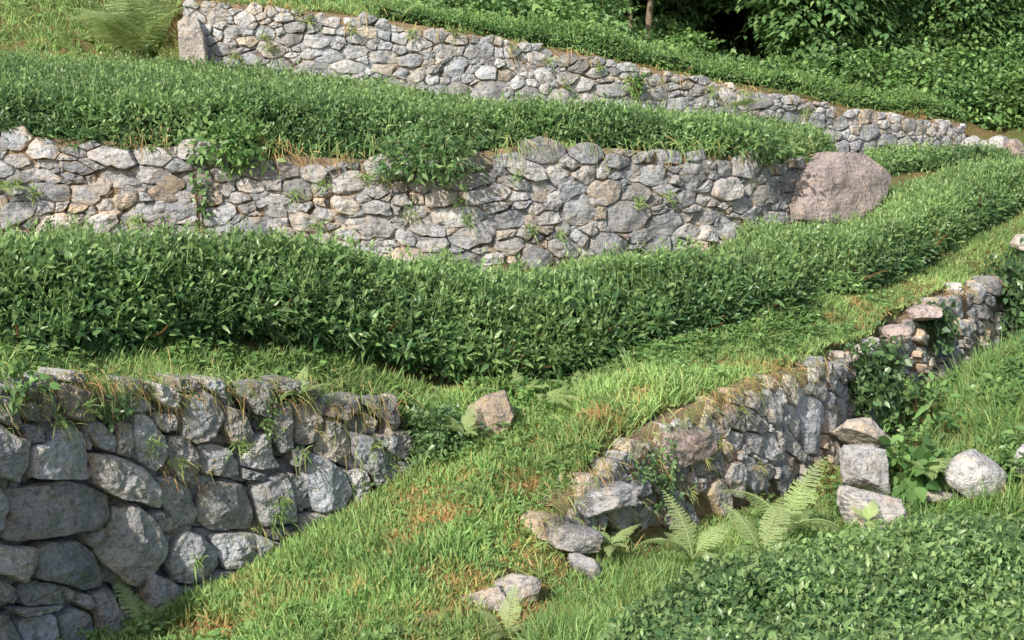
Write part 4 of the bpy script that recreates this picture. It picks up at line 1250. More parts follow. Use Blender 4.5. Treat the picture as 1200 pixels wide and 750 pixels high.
# ------------------------------------------------------------------ leafy plants: ivy, shrubs, weeds
def leafy(name, label, cat, C, rad, n, leaf, mat, seed, tone0=.5, wide=.62, group=None, stems=5, tmpl=None, flat=None, up=.35, part='foliage', yellow=.0, clump=9, hang=0.0, inner=True):
    """a bush or a creeper: leaves in clumps through an ellipsoid with axes rad; flat=(normal) lays them against a wall"""
    rng = np.random.default_rng(seed)
    C = np.asarray(C, float)
    rad = np.asarray(rad, float)
    root = thing(name, label, cat, C - np.array([0, 0, rad[2] * .9]), group)
    nc = max(4, n // clump)
    d = norm(rng.normal(size=(nc, 3)))
    r = rng.random(nc) ** .33
    r = r * (1 + .28 * fbm(d * 2.2 + seed, 2, seed))
    cc = d * r[:, None]
    P = np.repeat(cc, clump, 0) + rng.normal(size=(nc * clump, 3)) * (.17 * np.minimum(1, .25 / rad.mean()) + .06)
    out = norm(np.repeat(d, clump, 0))
    P = C + P * rad
    k = len(P)
    if flat is not None:
        fn = np.asarray(flat, float)
        out = norm(fn + rng.normal(size=(k, 3)) * .45)
        D = norm(rng.normal(size=(k, 3)) * .8 + np.array([0, 0, -.5]) + fn * .3)
        N = out
    else:
        N = norm(out * .6 + np.array([0, -.15, .8]) + rng.normal(size=(k, 3)) * .4)
        D = norm(out * .8 + rng.normal(size=(k, 3)) * .6 + np.array([0, 0, up - .2]))
    ct = np.repeat(rng.normal(size=nc) * .16, clump)
    L = leaf * rng.uniform(.6, 1.3, k)
    t = np.stack([np.clip(tone0 + ct + rng.normal(size=k) * .16, 0, 1), np.clip(.5 + ct * .5 + rng.normal(size=k) * .18, 0, 1), np.clip(rng.normal(size=k) * .1 + yellow, 0, .9)], 1)
    m = MB()
    blades(m, tmpl or T_BROAD, P, D, N, L, L * wide * rng.uniform(.85, 1.15, k), t, droop=rng.uniform(.05, .4, k) + hang)
    m.build(part, mat, root)
    if stems:
        m = MB()
        for _ in range(stems):
            a = C + np.array([rng.normal() * rad[0] * .2, rng.normal() * rad[1] * .2, -rad[2] * 1.0])
            b = C + norm(rng.normal(size=3)) * rad * .8
            b[2] = C[2] + abs(b[2] - C[2])
            mid = (a + b) / 2 + rng.normal(size=3) * rad * .12
            s = np.linspace(0, 1, 7)[:, None]
            tube(m, (1 - s) ** 2 * a + 2 * s * (1 - s) * mid + s * s * b, np.linspace(1, .35, 7) * (.004 + .012 * rad.mean()), 5)
        m.build('stem', M_TWIG, root)
    return root


def on_wall(w, px, py, d=.06):
    u, z = w.from_px(px, py)
    return w.pos(np.array(u), z, d), np.r_[w.nrm(np.array(u)), .25]


def ivy(label, w, px, py, rw, rh, n, seed, leaf=.06, depth=.10, **kw):
    c, nn = on_wall(w, px, py, depth * .6)
    wdir = np.array([-nn[1], nn[0]])
    s = w.P[1, 1]
    return leafy('ivy', label, 'ivy', c, (rw, max(rw * abs(wdir[1]) * .8, depth), rh), n, leaf, kw.pop('mat', M_IVY), seed, flat=norm(nn), part='leaves', stems=4, **kw)


ivy('thick dark ivy patch hanging over the path wall above the stone blocks', WD, 1003, 440, .27, .30, 1300, 201, leaf=.062, depth=.16, tone0=.4)
ivy('ivy patch with bluish glossy leaves between two pinkish slabs on the path edge', WE, 1085, 378, .17, .20, 420, 202, leaf=.07, depth=.14, tone0=.3)
ivy('large dark ivy mound at the right edge spilling from the upper path', WE, 1182, 348, .42, .46, 1900, 203, leaf=.08, depth=.32, tone0=.3)
ivy('little clump of round green leaves near the top of the near wall', WC, 128, 475, .085, .07, 130, 204, leaf=.042, depth=.07, tone0=.6)
ivy('creeper with reddish and green leaves trailing down the near wall below the fern', WC, 312, 490, .08, .20, 150, 205, leaf=.030, depth=.05, tone0=.6, yellow=.15)
ivy('trailing green creeper hanging down the middle wall at its left part', WB, 232, 215, .10, .42, 110, 206, leaf=.065, depth=.08, tone0=.6)
ivy('green creeper tangled over the crumbling end of the path wall', WD, 768, 560, .10, .22, 380, 207, leaf=.030, depth=.1, tone0=.6)
ivy('second creeper sprig lower down on the crumbling end of the path wall', WD, 735, 545, .10, .08, 130, 208, leaf=.030, depth=.1, tone0=.6)

leafy('shrub', 'dark leafy shrub growing at the right end of the near wall', 'shrub', at(515, 512, 9.2), (.21, .22, .22), 1300, .045, M_IVY, 211, tone0=.55, wide=.5)
leafy('bramble', 'bramble bush with broad bright leaves left of the pale rounded boulder', 'bush', at(1068, 552, 9.95), (.20, .2, .19), 230, .10, M_SHRUB, 212, tone0=.25, wide=.75)
leafy('overhanging_bush', 'light green bush spilling over the middle wall near its left end', 'bush', at(272, 172, 13.85), (.34, .25, .22), 650, .085, M_SHRUB, 213, tone0=.45, wide=.5, tmpl=T_LEAF)
leafy('overhanging_bush', 'dark tea bush drooping over the middle wall left of its centre', 'bush', at(497, 186, 13.95), (.52, .3, .22), 1200, .08, M_TEA, 214, tone0=.3, wide=.42, tmpl=T_LEAF)
leafy('overhanging_bush', 'drooping tea sprays over the middle wall right part, left of the reddish boulder', 'bush', at(885, 168, 15.4), (.40, .3, .16), 700, .08, M_TEA, 215, tone0=.4, wide=.42, tmpl=T_LEAF)
leafy('weed', 'tall leafy weed with pointed leaves standing in the long grass right of the ivy', 'weed', at(1085, 470, 11.0), (.20, .15, .20), 60, .12, M_SHRUB, 216, tone0=.6, wide=.3, tmpl=T_LEAF)
for _k, (_x1, _y1, _Y1, _s) in enumerate([(1125, 455, 12.0, .16), (1160, 490, 11.2, .18), (1050, 500, 11.0, .14), (1180, 440, 12.4, .2), (1110, 500, 10.9, .14), (1070, 515, 10.6, .12)]):
    leafy('weed', 'leafy weed among the tall wild grass of the bank right of the path wall', 'weed', at(_x1, _y1, _Y1), (_s, _s, _s * 1.1), 90, .085, M_SHRUB, 230 + _k, tone0=.5, wide=.38, tmpl=T_LEAF, group='weeds on the grassy bank')
for _k, (_x1, _y1, _Y1, _s) in enumerate([(1100, 470, 12.0, .22), (1150, 475, 11.8, .24), (1195, 470, 11.8, .28), (1072, 462, 11.8, .2), (1190, 515, 11.0, .22)]):
    leafy('weed', 'dark broad-leaved weed clump in the tangle of the bank below the far wall', 'weed', at(_x1, _y1, _Y1), (_s * 1.2, _s, _s * .8), 330, .075, (M_IVY, M_SHRUB)[_k % 2], 240 + _k, tone0=.55, wide=.5, group='weed clumps on the bank')
leafy('weed', 'bushy weed growing out of the topmost wall near its middle', 'weed', at(747, 97, 20.0), (.14, .12, .14), 160, .08, M_SHRUB, 217, tone0=.35, wide=.5)
leafy('weed', 'leafy weed at the foot of the middle wall beside the round tan rock', 'weed', at(806, 292, 14.0), (.12, .1, .09), 100, .07, M_SHRUB, 218, tone0=.6, wide=.4, tmpl=T_LEAF)
leafy('weed', 'dark seedling cluster at the left edge on top of the near wall', 'weed', at(22, 450, 7.25), (.14, .12, .10), 130, .05, M_SHRUB, 219, tone0=.5, wide=.6)


# small weeds rooted in wall joints
def weed_tuft(name, label, P, nn, n, size, rng, group, dry=.05):
    root = thing(name, label, 'weed', P, group)
    m = MB()
    D = np.tile(np.asarray(nn), (n, 1)) * .6 + rng.normal(size=(n, 3)) * .6 + np.array([0, 0, .35])
    t = np.stack([np.clip(.35 + rng.normal(size=n) * .25, 0, 1), np.clip(.42 + rng.normal(size=n) * .2, 0, 1), np.clip(dry + rng.normal(size=n) * .2, 0, 1)], 1)
    blades(m, T_BLADE, np.tile(np.asarray(P), (n, 1)) + rng.normal(size=(n, 3)) * size * .22, D, rng.normal(size=(n, 3)) + np.array([0, -.5, .6]), size * rng.uniform(.5, 1.2, n), size * .09, t, droop=rng.uniform(.1, .9, n))
    m.build('leaves', M_GRASS, root)


rngW = np.random.default_rng(71)
for (px, py) in [(548, 256), (620, 268), (655, 275), (480, 248), (745, 237), (345, 228), (520, 295), (330, 275), (20, 215), (40, 225), (540, 237), (605, 206), (380, 215), (710, 300), (862, 265), (90, 265), (745, 298), (160, 255), (370, 265), (430, 210), (780, 230), (235, 268), (450, 205)]:
    P, nn = on_wall(WB, px, py, .05)
    weed_tuft('weed_tuft', 'small green weed tuft rooted in a joint of the middle wall', P, norm(nn), 34, .13, rngW, 'weeds in the joints of the middle wall')
for (px, py) in [(310, 45), (318, 57), (640, 72), (735, 95), (870, 110), (940, 130), (600, 55), (480, 40), (410, 35), (530, 40), (700, 80), (660, 98), (275, 65), (830, 104), (350, 15), (362, 22)]:
    P, nn = on_wall(WA, px, py, .05)
    weed_tuft('weed_tuft', 'small green weed tuft rooted in a joint of the topmost wall', P, norm(nn), 30, .16, rngW, 'weeds in the joints of the topmost wall', .2)
for (px, py) in [(200, 540), (318, 600), (322, 585), (90, 478), (167, 520), (222, 655), (345, 530), (60, 490), (270, 520), (432, 520)]:
    P, nn = on_wall(WC, px, py, .08)
    weed_tuft('weed_tuft', 'thin grassy weed sprouting between big blocks of the near wall', P, norm(nn), 34, .10, rngW, 'weeds in the joints of the near wall')
for (px, py) in [(835, 520), (880, 545), (955, 545), (860, 480), (800, 575), (815, 535)]:
    P, nn = on_wall(WD, px, py, .06)
    weed_tuft('weed_tuft', 'small weed sprouting from a joint of the path wall', P, norm(nn), 26, .08, rngW, 'weeds in the joints of the path wall', .3)


def rock_foot(spots, rng):
    m = MB()
    for (px, py, Y, r, n) in spots:
        c = gpt(px, py, Y)
        a = rng.uniform(0, 6.28, n)
        x, y = c[0] + np.cos(a) * r * rng.uniform(.8, 1.25, n), c[1] + np.sin(a) * r * rng.uniform(.8, 1.25, n)
        P = np.stack([x, y, ground_z(x, y) - .01], 1)
        t = np.stack([np.clip(.5 + rng.normal(size=n) * .25, 0, 1), np.clip(.5 + rng.normal(size=n) * .2, 0, 1), np.clip(.15 + rng.normal(size=n) * .3, 0, 1)], 1)
        blades(m, T_BLADE, P, np.c_[rng.normal(size=(n, 2)) * .4, np.ones(n)], rnd_dirs(n), rng.uniform(.06, .2, n), .008, t, droop=rng.uniform(.1, .7, n))
    m.build('rock_foot_grass', M_GRASS, kind='stuff')


rock_foot([(1143, 585, 9.75, .2, 260), (1203, 570, 9.9, .15, 120), (1015, 600, 9.8, .25, 260), (579, 500, 9.35, .17, 200), (572, 716, 7.4, .18, 220), (508, 745, 7.15, .14, 160), (1096, 585, 9.8, .15, 120), (700, 585, 8.4, .22, 260), (668, 630, 8.05, .2, 260), (675, 660, 7.9, .18, 240), (455, 490, 9.2, .13, 120), (1052, 390, 12.0, .2, 160), (1082, 366, 12.8, .2, 160)], np.random.default_rng(73))


# ------------------------------------------------------------------ ferns
def frond_mesh(mb, L, rng, arch=.9, tone0=.6, azim=0.0, elev=1.1, npin=20, wid=.26):
    s = np.linspace(0, 1, 24)
    el = elev - arch * s ** 1.3
    ds = L / 23
    x = np.r_[0, np.cumsum(np.cos(el[:-1]) * ds)]
    z = np.r_[0, np.cumsum(np.sin(el[:-1]) * ds)]
    side = rng.choice([-1, 1]) * rng.uniform(.08, .28) * L
    ca, sa = math.cos(azim), math.sin(azim)
    lat = side * s ** 2
    C = np.stack([x * ca - lat * sa, x * sa + lat * ca, z], 1)
    tube(mb, C, np.linspace(.0045, .001, 24) * L / .5, 4, (.9, .6, .15))
    T = norm(np.gradient(C, axis=0))
    Sd = norm(np.cross(T, np.array([0, 0, 1.])))
    Nn = np.cross(Sd, T)
    P, D, NN, LL, WW = [], [], [], [], []
    for k in range(npin):
        f = .16 + .83 * k / (npin - 1)
        prof = max(.04, (math.sin(min(1, (f - .10) / .30) * math.pi / 2)) * (1 - max(0, f - .3) / .72) ** .8)
        pl0 = L * wid * prof
        c = np.array([np.interp(f, s, C[:, a]) for a in range(3)])
        t = np.array([np.interp(f, s, T[:, a]) for a in range(3)])
        sd = np.array([np.interp(f, s, Sd[:, a]) for a in range(3)])
        nn = np.array([np.interp(f, s, Nn[:, a]) for a in range(3)])
        for sg in (-1, 1):
            pd = norm(sd * sg + t * .38 - nn * .12 + rng.normal(size=3) * .05)
            ql = norm(np.cross(nn, pd))
            pl = pl0 * rng.uniform(.82, 1.08)
            m_ = 12
            for j in range(m_):
                g = (j + .4) / m_
                ll = pl * .135 * (1 - g * .75) + .004
                for s2 in (-1, 1):
                    P.append(c + pd * pl * g - np.array([0, 0, .18 * pl * g * g]))
                    D.append(ql * s2 + pd * .45)
                    NN.append(nn)
                    LL.append(ll)
                    WW.append(pl / m_ * 1.25)
            P.append(c + pd * pl * .75)
            D.append(pd)
            NN.append(nn)
            LL.append(pl * .25)
            WW.append(pl * .06)
    n = len(P)
    t = np.stack([np.clip(tone0 + rng.normal(size=n) * .12, 0, 1), np.clip(.5 + rng.normal(size=n) * .12, 0, 1), np.clip(rng.normal(size=n) * .06, 0, 1)], 1)
    blades(mb, T_SMALL, np.array(P), np.array(D), np.array(NN), np.array(LL), np.array(WW), t, droop=.1)


def fern(label, P, fronds, seed, tone0=.6, group=None):
    rng = np.random.default_rng(seed)
    root = thing('fern', label, 'fern', P, group)
    if len(fronds) < 6:
        Lm = max(f[0] for f in fronds)
        fronds = list(fronds) + [(Lm * rng.uniform(.5, .8), rng.uniform(0, 6.28), rng.uniform(.5, 1.1), rng.uniform(1.0, 1.5)) for _ in range(4)]
    for (L, az, el, ar) in fronds:
        m = MB()
        frond_mesh(m, L * (1.2 if L > .7 else .95), rng, ar + rng.uniform(.0, .4), np.clip(tone0 - .1 + rng.normal() * .2, 0, 1), az, el, npin=18, wid=.36 if L > .7 else .26)
        m.build('frond', M_FERN, root, local=True)
    return root


PI = math.pi
def gp(px, py, Y, up=0.0):
    p = at(px, py, Y)
    return np.array([p[0], p[1], ground_z(p[0], p[1])[0] + up])


def ring(n, L, e, a, rng, a0=0, a1=2 * PI):
    return [(L * rng.uniform(.8, 1.15), a0 + (a1 - a0) * (k + rng.uniform(.2, .8)) / n, e + rng.normal() * .15, a + rng.normal() * .15) for k in range(n)]


rf = np.random.default_rng(91)
fern('big yellow green fern clump on the grassy bank left of the topmost wall', gp(160, 58, 18.9), ring(13, 1.15, 1.15, 1.1, rf), 301, .95)
fern('tall fern frond standing against the path wall beside the stone blocks', at(922, 622, 8.9), [(.62, .95, 1.25, .7), (.56, 2.4, 1.0, 1.1), (.42, 4.5, .8, 1.1), (.42, 5.6, .8, 1.2)], 302, .6)
fern('upright fern in long grass below the path wall, left of the tall frond', at(812, 655, 8.3), [(.50, 2.0, 1.25, .7), (.46, .5, .9, 1.1), (.42, 3.2, .9, 1.1), (.40, 5.0, .7, 1.1)], 303, .75)
fern('pale fern between the tall frond and the foreground hedge', at(893, 652, 8.2), [(.5, .7, 1.1, .8), (.46, 2.5, 1.1, .8), (.42, 4.3, .8, 1.0)], 304, .8)
fern('upright fern at the edge of the long hedge below its bare stems', at(612, 462, 9.95), [(.24, 2.3, 1.2, .8), (.22, .8, 1.0, .9), (.28, 5.3, .8, 1.0), (.26, 0.0, .7, .9), (.22, 3.6, .7, .9)], 305, .6)
fern('fern in the turf at the right of the hedge stems, its fronds spread flat', at(676, 458, 10.0), [(.26, .2, .7, .9), (.26, 3.0, .7, .9), (.24, 4.6, .7, 1.0), (.2, 1.6, 1.2, .7)], 306, .75)
fern('fern lying on the path with two long fronds pointing down right', at(640, 470, 9.5), [(.36, -.6, .55, .9), (.30, -1.1, .5, .9), (.24, .4, .7, .9)], 307, .6)
fern('young fern beside the dark shrub at the end of the near wall', at(545, 510, 9.05), [(.26, .9, 1.2, .6), (.22, 2.4, 1.0, .8), (.2, 5.0, .7, 1.0)], 308, .65)
fern('small fern on the top edge of the near wall', at(350, 462, 8.65), [(.22, 1.6, 1.3, .7), (.24, .3, .6, .6), (.16, 3.2, .8, 1.0)], 309, .7)
fern('fern on the path at the foot of the near wall', at(410, 645, 8.2), [(.20, .6, .9, .9), (.18, 2.2, .9, .9), (.18, 4.2, .7, 1.0), (.16, 5.4, .7, 1.0)], 310, .65)
fern('tall pale fern at the bottom edge of the picture right of the path', at(592, 745, 6.95), [(.30, 1.0, 1.2, .5), (.24, 2.6, 1.0, .9), (.22, 4.6, .7, 1.0), (.22, .1, .8, .9)], 311, .75)
fern('fern with a long stiff frond at the foot of the near wall, bottom left', at(172, 735, 7.65), [(.40, 2.9, 1.0, .2), (.22, .6, 1.0, .9), (.22, 4.4, .6, .9), (.2, 5.4, .8, 1.0)], 312, .6)
fern('dark fern sprouting from the topmost wall beside its tan block', on_wall(WA, 868, 126, .1)[0], ring(6, .42, .7, 1.0, rf, PI, 2 * PI), 313, .35)
fern('fern hanging from the middle wall at the left edge of the picture', on_wall(WB, 6, 220, .06)[0], [(.36, -.5, .3, .7), (.30, -1.2, .3, .9), (.26, -2.2, .4, .9)], 314, .5)
fern('small pale fern in front of the larger mottled block', at(1018, 612, 9.2), [(.24, .9, 1.0, .8), (.2, 2.6, .9, .9), (.2, -.6, .5, .8)], 315, .75)
fern('fern beside the brambles just left of the pale rounded boulder', at(1088, 556, 9.7), [(.28, .2, .8, .9), (.22, 2.6, .9, .9), (.2, 4.4, .6, .9)], 316, .6)
fern('fern half sunk among the foreground tea leaves', at(862, 712, 7.4) + np.array([0, 0, .0]), [(.3, 2.7, .9, .9), (.28, .5, .9, .9), (.24, 1.6, 1.2, .9)], 317, .65)
fern('fern at the crest of the topmost wall above its left part', gp(470, 24, 19.35), ring(6, .4, .9, 1.0, rf), 318, .5)
fern('low fern among the loose creepers at the foot of the crumbling wall', at(715, 640, 8.15), [(.26, .4, .8, .8), (.24, 2.6, .8, .9), (.2, 4.5, .5, .9)], 319, .75)


# ------------------------------------------------------------------ woodland above the topmost wall
def tree(label, base, height, lean, crown, n_spray, leaf, seed, trunk_r=.11, tone0=.4, group='trees of the wood above the topmost wall', limbs=9, mat=None, bark=None):
    """crown = list of (dx, dy, dz, rx, ry, rz) lobes relative to the base"""
    rng = np.random.default_rng(seed)
    base = np.asarray(base, float)
    root = thing('broadleaf_tree', label, 'tree', base, group)
    s = np.linspace(0, 1, 10)
    tr = base + np.c_[lean[0] * s ** 1.4 + .05 * np.sin(s * 7 + seed), lean[1] * s ** 1.4, s * height - .15]
    m = MB()
    tube(m, tr, trunk_r * (1 - .75 * s) + .015, 9)
    tips = []
    for c in crown:
        for _ in range(limbs):
            k = rng.integers(3, 9)
            a = tr[k]
            b = base + np.array(c[:3]) + norm(rng.normal(size=3)) * np.array(c[3:]) * rng.uniform(.4, .85)
            mid = (a + b) / 2 + np.array([0, 0, .3]) + rng.normal(size=3) * .15
            q = np.linspace(0, 1, 7)[:, None]
            pts = (1 - q) ** 2 * a + 2 * q * (1 - q) * mid + q * q * b
            tube(m, pts, np.linspace(.035, .008, 7), 5)
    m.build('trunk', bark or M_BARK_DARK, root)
    mb_ = MB()
    P, D, N, TT = [], [], [], []
    for c in crown:
        vol = c[3] * c[4] * c[5]
        k = int(n_spray * max(vol, .3) ** .67)
        d = norm(rng.normal(size=(k, 3)))
        r = .45 + .6 * rng.random(k) ** .6
        ctr = base + np.array(c[:3]) + d * r[:, None] * np.array(c[3:]) * (1 + .25 * fbm(d * 2 + seed, 2, seed))[:, None]
        # each spray: leaves on a slightly drooping fan
        per = 15
        az = np.arctan2(d[:, 1], d[:, 0]) + rng.normal(size=k) * .7
        o = np.c_[np.cos(az), np.sin(az), -.25 + .2 * rng.normal(size=k)]
        sdir = np.c_[-np.sin(az), np.cos(az), .1 * rng.normal(size=k)]
        tn = rng.normal(size=k) * .15
        for j in range(per):
            f = j / per
            sg = 1 if j % 2 else -1
            p = ctr + o * (f * .55 - .25) + sdir * (sg * .16 * (1.15 - f)) * rng.uniform(.6, 1.3, k)[:, None] - np.c_[np.zeros((k, 2)), .18 * f * f + .03 * rng.normal(size=k)]
            P.append(p)
            D.append(norm(o * .7 + sdir * sg * .9 + rng.normal(size=(k, 3)) * .25 - np.array([0, 0, .25])))
            N.append(norm(np.c_[d[:, :2] * .35, np.ones(k)] + rng.normal(size=(k, 3)) * .28))
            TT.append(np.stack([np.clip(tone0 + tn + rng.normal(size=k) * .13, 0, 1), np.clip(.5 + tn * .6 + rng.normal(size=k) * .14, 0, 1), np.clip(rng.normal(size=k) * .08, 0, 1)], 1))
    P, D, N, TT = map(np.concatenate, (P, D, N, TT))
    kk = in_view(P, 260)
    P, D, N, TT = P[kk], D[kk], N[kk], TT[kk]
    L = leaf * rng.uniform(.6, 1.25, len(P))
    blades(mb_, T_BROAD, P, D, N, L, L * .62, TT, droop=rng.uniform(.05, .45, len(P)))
    if mb_.n:
        mb_.build('crown', mat or M_TREE, root)
    return root


tree('slender tree with a pale bare trunk left of the dark hollow', gp(757, 42, 25.0), 4.5, (.25, .2), [(.2, .3, 2.6, 1.5, 1.3, 1.2), (-.4, .8, 3.6, 1.6, 1.5, 1.2)], 260, .115, 401, .05, bark=M_BARK)
tree('thin tree with two slim stems just left of the pale trunk', gp(737, 36, 25.6), 4.2, (-.2, .2), [(-.5, .5, 2.5, 1.3, 1.2, 1.1)], 240, .115, 402, .035, bark=M_BARK)
tree('large broad-leaved tree drooping over the right side of the dark hollow', gp(955, 88, 25.4), 5.0, (-.1, .2), [(-.1, -.5, 1.35, 1.1, .8, .95), (.35, -.2, 2.4, 1.2, 1.0, 1.0), (-.2, .4, 3.6, 1.8, 1.5, 1.3), (.9, .3, 1.8, .8, .8, .8)], 340, .125, 403, .12, tone0=.35)
tree('tall tree whose boughs hang across the top of the dark hollow', gp(872, 30, 28.5), 5.0, (.3, -.2), [(-.4, -1.6, 1.25, 1.2, .9, .32), (-1.55, -1.5, .75, .50, .6, .55), (.2, -.7, 3.0, 2.2, 1.8, 1.3)], 360, .125, 404, .05, tone0=.35)
tree('twin-stemmed tree standing behind the hanging boughs, right of the hollow', gp(918, 25, 27.2), 5.5, (-.3, .3), [(.4, .2, 2.6, 1.4, 1.3, 1.2), (.6, .8, 4, 1.8, 1.6, 1.4)], 260, .125, 405, .08, tone0=.3)
tree('dense tree rising out of the thicket at the top right', gp(1090, 60, 27.0), 5.0, (.2, .3), [(0, -.6, 1.7, 1.3, 1.1, 1.1), (.3, .2, 3.1, 1.8, 1.6, 1.4)], 320, .12, 406, .1, tone0=.4)
tree('leafy tree at the top right corner of the picture', gp(1185, 60, 27.5), 5.0, (-.1, .3), [(0, -.4, 1.8, 1.4, 1.2, 1.2), (.2, .2, 3.2, 1.8, 1.6, 1.4)], 320, .12, 407, .1, tone0=.45)
tree('spreading tree above the bushes at the top centre', gp(640, -20, 26.5), 4.5, (.1, .3), [(0, -.3, 1.5, 1.5, 1.3, 1.0), (.2, .2, 2.8, 1.8, 1.5, 1.3)], 300, .115, 408, .1, tone0=.55, mat=M_SHRUB)
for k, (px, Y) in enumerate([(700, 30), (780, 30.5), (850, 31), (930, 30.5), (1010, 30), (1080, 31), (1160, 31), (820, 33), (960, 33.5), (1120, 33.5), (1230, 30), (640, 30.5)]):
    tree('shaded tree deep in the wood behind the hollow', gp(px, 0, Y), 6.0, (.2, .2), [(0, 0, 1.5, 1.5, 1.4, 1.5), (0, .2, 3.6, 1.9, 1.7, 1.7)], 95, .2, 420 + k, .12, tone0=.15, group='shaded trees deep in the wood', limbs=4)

SH = [(560, 22, 21.2, .65, .45, 'a'), (610, 26, 21.8, .75, .5, 'a'), (655, 40, 21.9, .7, .45, 'a'), (690, 46, 22.4, .6, .35, 'a'), (745, 66, 22.4, .6, .26, 'a'), (600, 2, 23.0, .9, .55, 'a'), (665, 12, 23.6, .9, .6, 'a'), (690, 14, 24.4, .6, .5, 'a'), (790, 78, 22.6, .6, .26, 'b'), (835, 86, 22.8, .6, .26, 'b'), (880, 92, 23.0, .6, .30, 'b'),
      (925, 96, 23.6, .7, .42, 'b'), (970, 104, 23.8, .7, .45, 'b'), (1015, 108, 24.0, .75, .5, 'c'), (1060, 112, 24.3, .8, .5, 'c'), (1105, 120, 24.5, .8, .5, 'c'), (1150, 124, 24.6, .8, .5, 'c'), (1195, 124, 24.6, .8, .55, 'c'), (1030, 78, 25.2, .9, .65, 'c'), (1085, 84, 25.4, .9, .7, 'c'), (1140, 88, 25.4, .9, .7, 'c'), (1195, 90, 25.4, .9, .7, 'c'), (1055, 45, 26.0, .9, .7, 'c'),
      (1115, 50, 26.2, .9, .7, 'c'), (1175, 45, 26.2, .9, .7, 'c'), (990, 88, 24.6, .7, .55, 'b'), (800, 56, 25.2, .5, .28, 'b'), (770, 48, 25.6, .5, .35, 'b'), (530, 8, 21.6, .6, .4, 'a'), (1235, 110, 24.5, .8, .6, 'c')]
LB = {'a': ('yellowish green bush on the sunny slope left of the tree trunks', 'bushes left of the tree trunks', .65), 'b': ('low bush between the crest hedge and the dark hollow', 'bushes below the dark hollow', .55), 'c': ('bramble bush in the dense thicket at the top right', 'bushes of the thicket at the top right', .5)}
for k, (px, py, Y, rw, rh, g) in enumerate(SH):
    c = at(px, py, Y)
    c[2] = max(c[2], ground_z(c[0], c[1])[0] + rh * .3)
    leafy('bush', LB[g][0], 'bush', c, (rw, rw * .8, rh), 2100 if g != 'b' else 1400, .095, M_SHRUB if (k % 3) else M_TREE, 500 + k, tone0=LB[g][2] - .05, wide=.62, group=LB[g][1], stems=4, clump=7)

def undergrowth(n, rng):
    x, y = scatter(n, -10, 13, 19, 34, rng)
    z = ground_z(x, y)
    P = np.stack([x, y, z], 1)
    px, py, _ = project(P)
    k = in_view(P, 100) & (y > line_y(WA.P, x, .2, .5) + .5) & ((px > 470 + 60 * rng.normal(size=n)) | (rng.random(n) < .12))
    for hp in HEDGE_AREAS:
        k &= ~in_poly(x, y, hp)
    P = P[k]
    n = len(P)
    hgt = .12 + .4 * np.clip(fbm(P * .9, 3, 61), 0, 1)
    m = MB()
    tn = fbm(P * 1.4, 2, 62) * .25
    for _ in range(3):
        Q = P + np.c_[rng.normal(size=(n, 2)) * .06, hgt * rng.random(n)]
        D = np.c_[rng.normal(size=(n, 2)), rng.uniform(-.4, .5, n)]
        L = .10 * rng.uniform(.6, 1.4, n)
        t = np.stack([np.clip(.5 + tn + rng.normal(size=n) * .2, 0, 1), np.clip(.5 + rng.normal(size=n) * .2, 0, 1), np.clip(rng.normal(size=n) * .15 + .03, 0, 1)], 1)
        blades(m, T_BROAD, Q, D, np.array([0, -.3, 1.]) + rng.normal(size=(n, 3)) * .35, L, L * .6, t, droop=.2)
    m.build('undergrowth', M_SHRUB, kind='stuff')


undergrowth(42000, np.random.default_rng(99))


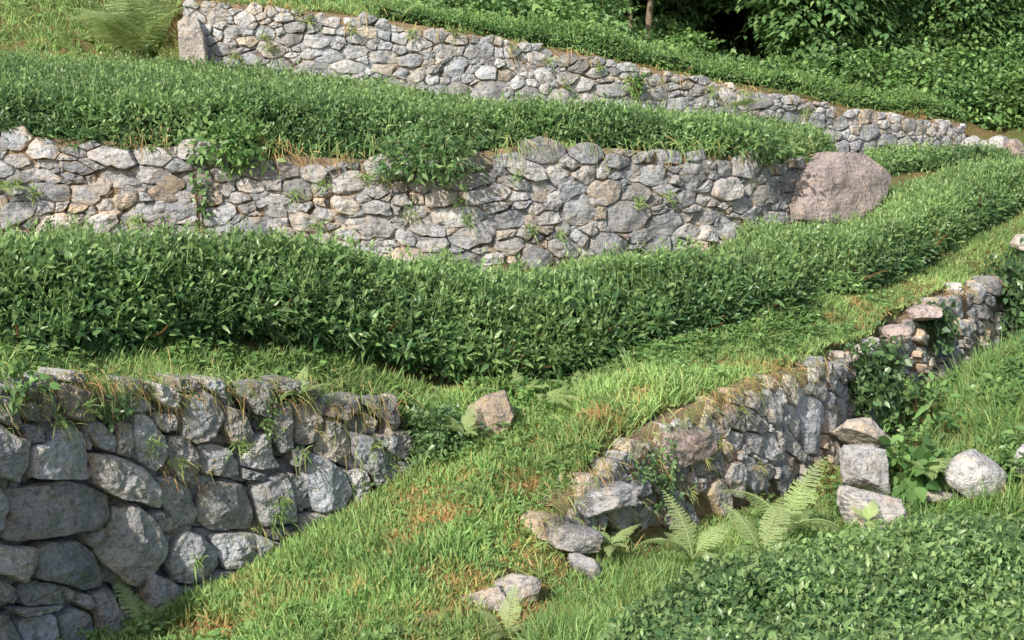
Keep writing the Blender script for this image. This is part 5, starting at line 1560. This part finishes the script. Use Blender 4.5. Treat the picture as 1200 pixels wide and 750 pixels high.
def bank_weeds(n, rng):
    x, y = scatter(n, 2.2, 8.2, 9.2, 15.5, rng)
    z = ground_z(x, y)
    P = np.stack([x, y, z], 1)
    px, py, _ = project(P)
    k = in_view(P, 230) & in_poly(px, py, BANK) & (y < line_y(LD, x, 6, 1.5) - .75) & ~((px > 950) & (px < 1062) & (py > 520) & (py < 660)) & (rng.random(n) < np.clip(.35 + fbm(P * 1.5, 2, 66), 0, 1))
    P = P[k]
    n = len(P)
    hgt = (.30 + .5 * np.clip(fbm(P * 1.2, 2, 67), 0, 1)) * np.clip((line_y(LD, P[:, 0], 6, 1.5) - P[:, 1]) * .4, .15, 1)
    m = MB()
    tn = fbm(P * 1.6, 2, 68) * .25
    for _ in range(4):
        Q = P + np.c_[rng.normal(size=(n, 2)) * .05, hgt * rng.random(n) ** .6]
        D = np.c_[rng.normal(size=(n, 2)), rng.uniform(-.3, .6, n)]
        L = .085 * rng.uniform(.5, 1.5, n)
        t = np.stack([np.clip(.38 + tn + rng.normal(size=n) * .2, 0, 1), np.clip(.45 + rng.normal(size=n) * .2, 0, 1), np.clip(rng.normal(size=n) * .12, 0, 1)], 1)
        blades(m, T_LEAF, Q, D, np.array([0, -.3, 1.]) + rng.normal(size=(n, 3)) * .4, L, L * rng.uniform(.3, .6, n), t, droop=.25)
    m.build('bank_weeds', M_SHRUB, kind='stuff')


bank_weeds(30000, np.random.default_rng(98))

# ------------------------------------------------------------------ light
SUN = norm(np.array([-.45, -.67, .62]))
w = bpy.data.worlds.new('World')
sc.world = w
w.use_nodes = True
nt = w.node_tree
nt.nodes.clear()
sky = nt.nodes.new('ShaderNodeTexSky')
sky.sky_type = 'NISHITA'
sky.sun_disc = False
sky.dust_density = 2.5
sky.sun_elevation = math.asin(SUN[2])
sky.sun_rotation = math.atan2(SUN[0], SUN[1])
bg = nt.nodes.new('ShaderNodeBackground')
bg.inputs[1].default_value = .15
out = nt.nodes.new('ShaderNodeOutputWorld')
lk(nt, sky.outputs[0], bg.inputs[0])
lk(nt, bg.outputs[0], out.inputs[0])
sl = bpy.data.lights.new('sun', 'SUN')
sl.energy = 4.8
sl.angle = math.radians(.6)
sl.color = (1.0, .94, .84)
so = bpy.data.objects.new('sun', sl)
from mathutils import Vector
so.rotation_euler = Vector(SUN.tolist()).to_track_quat('Z', 'Y').to_euler()
so.location = (-8, -8, 12)
COL.objects.link(so)
sc.view_settings.view_transform = 'Standard'
sc.view_settings.look = 'None'
sc.view_settings.exposure = 0
sc.cycles.max_bounces = 6
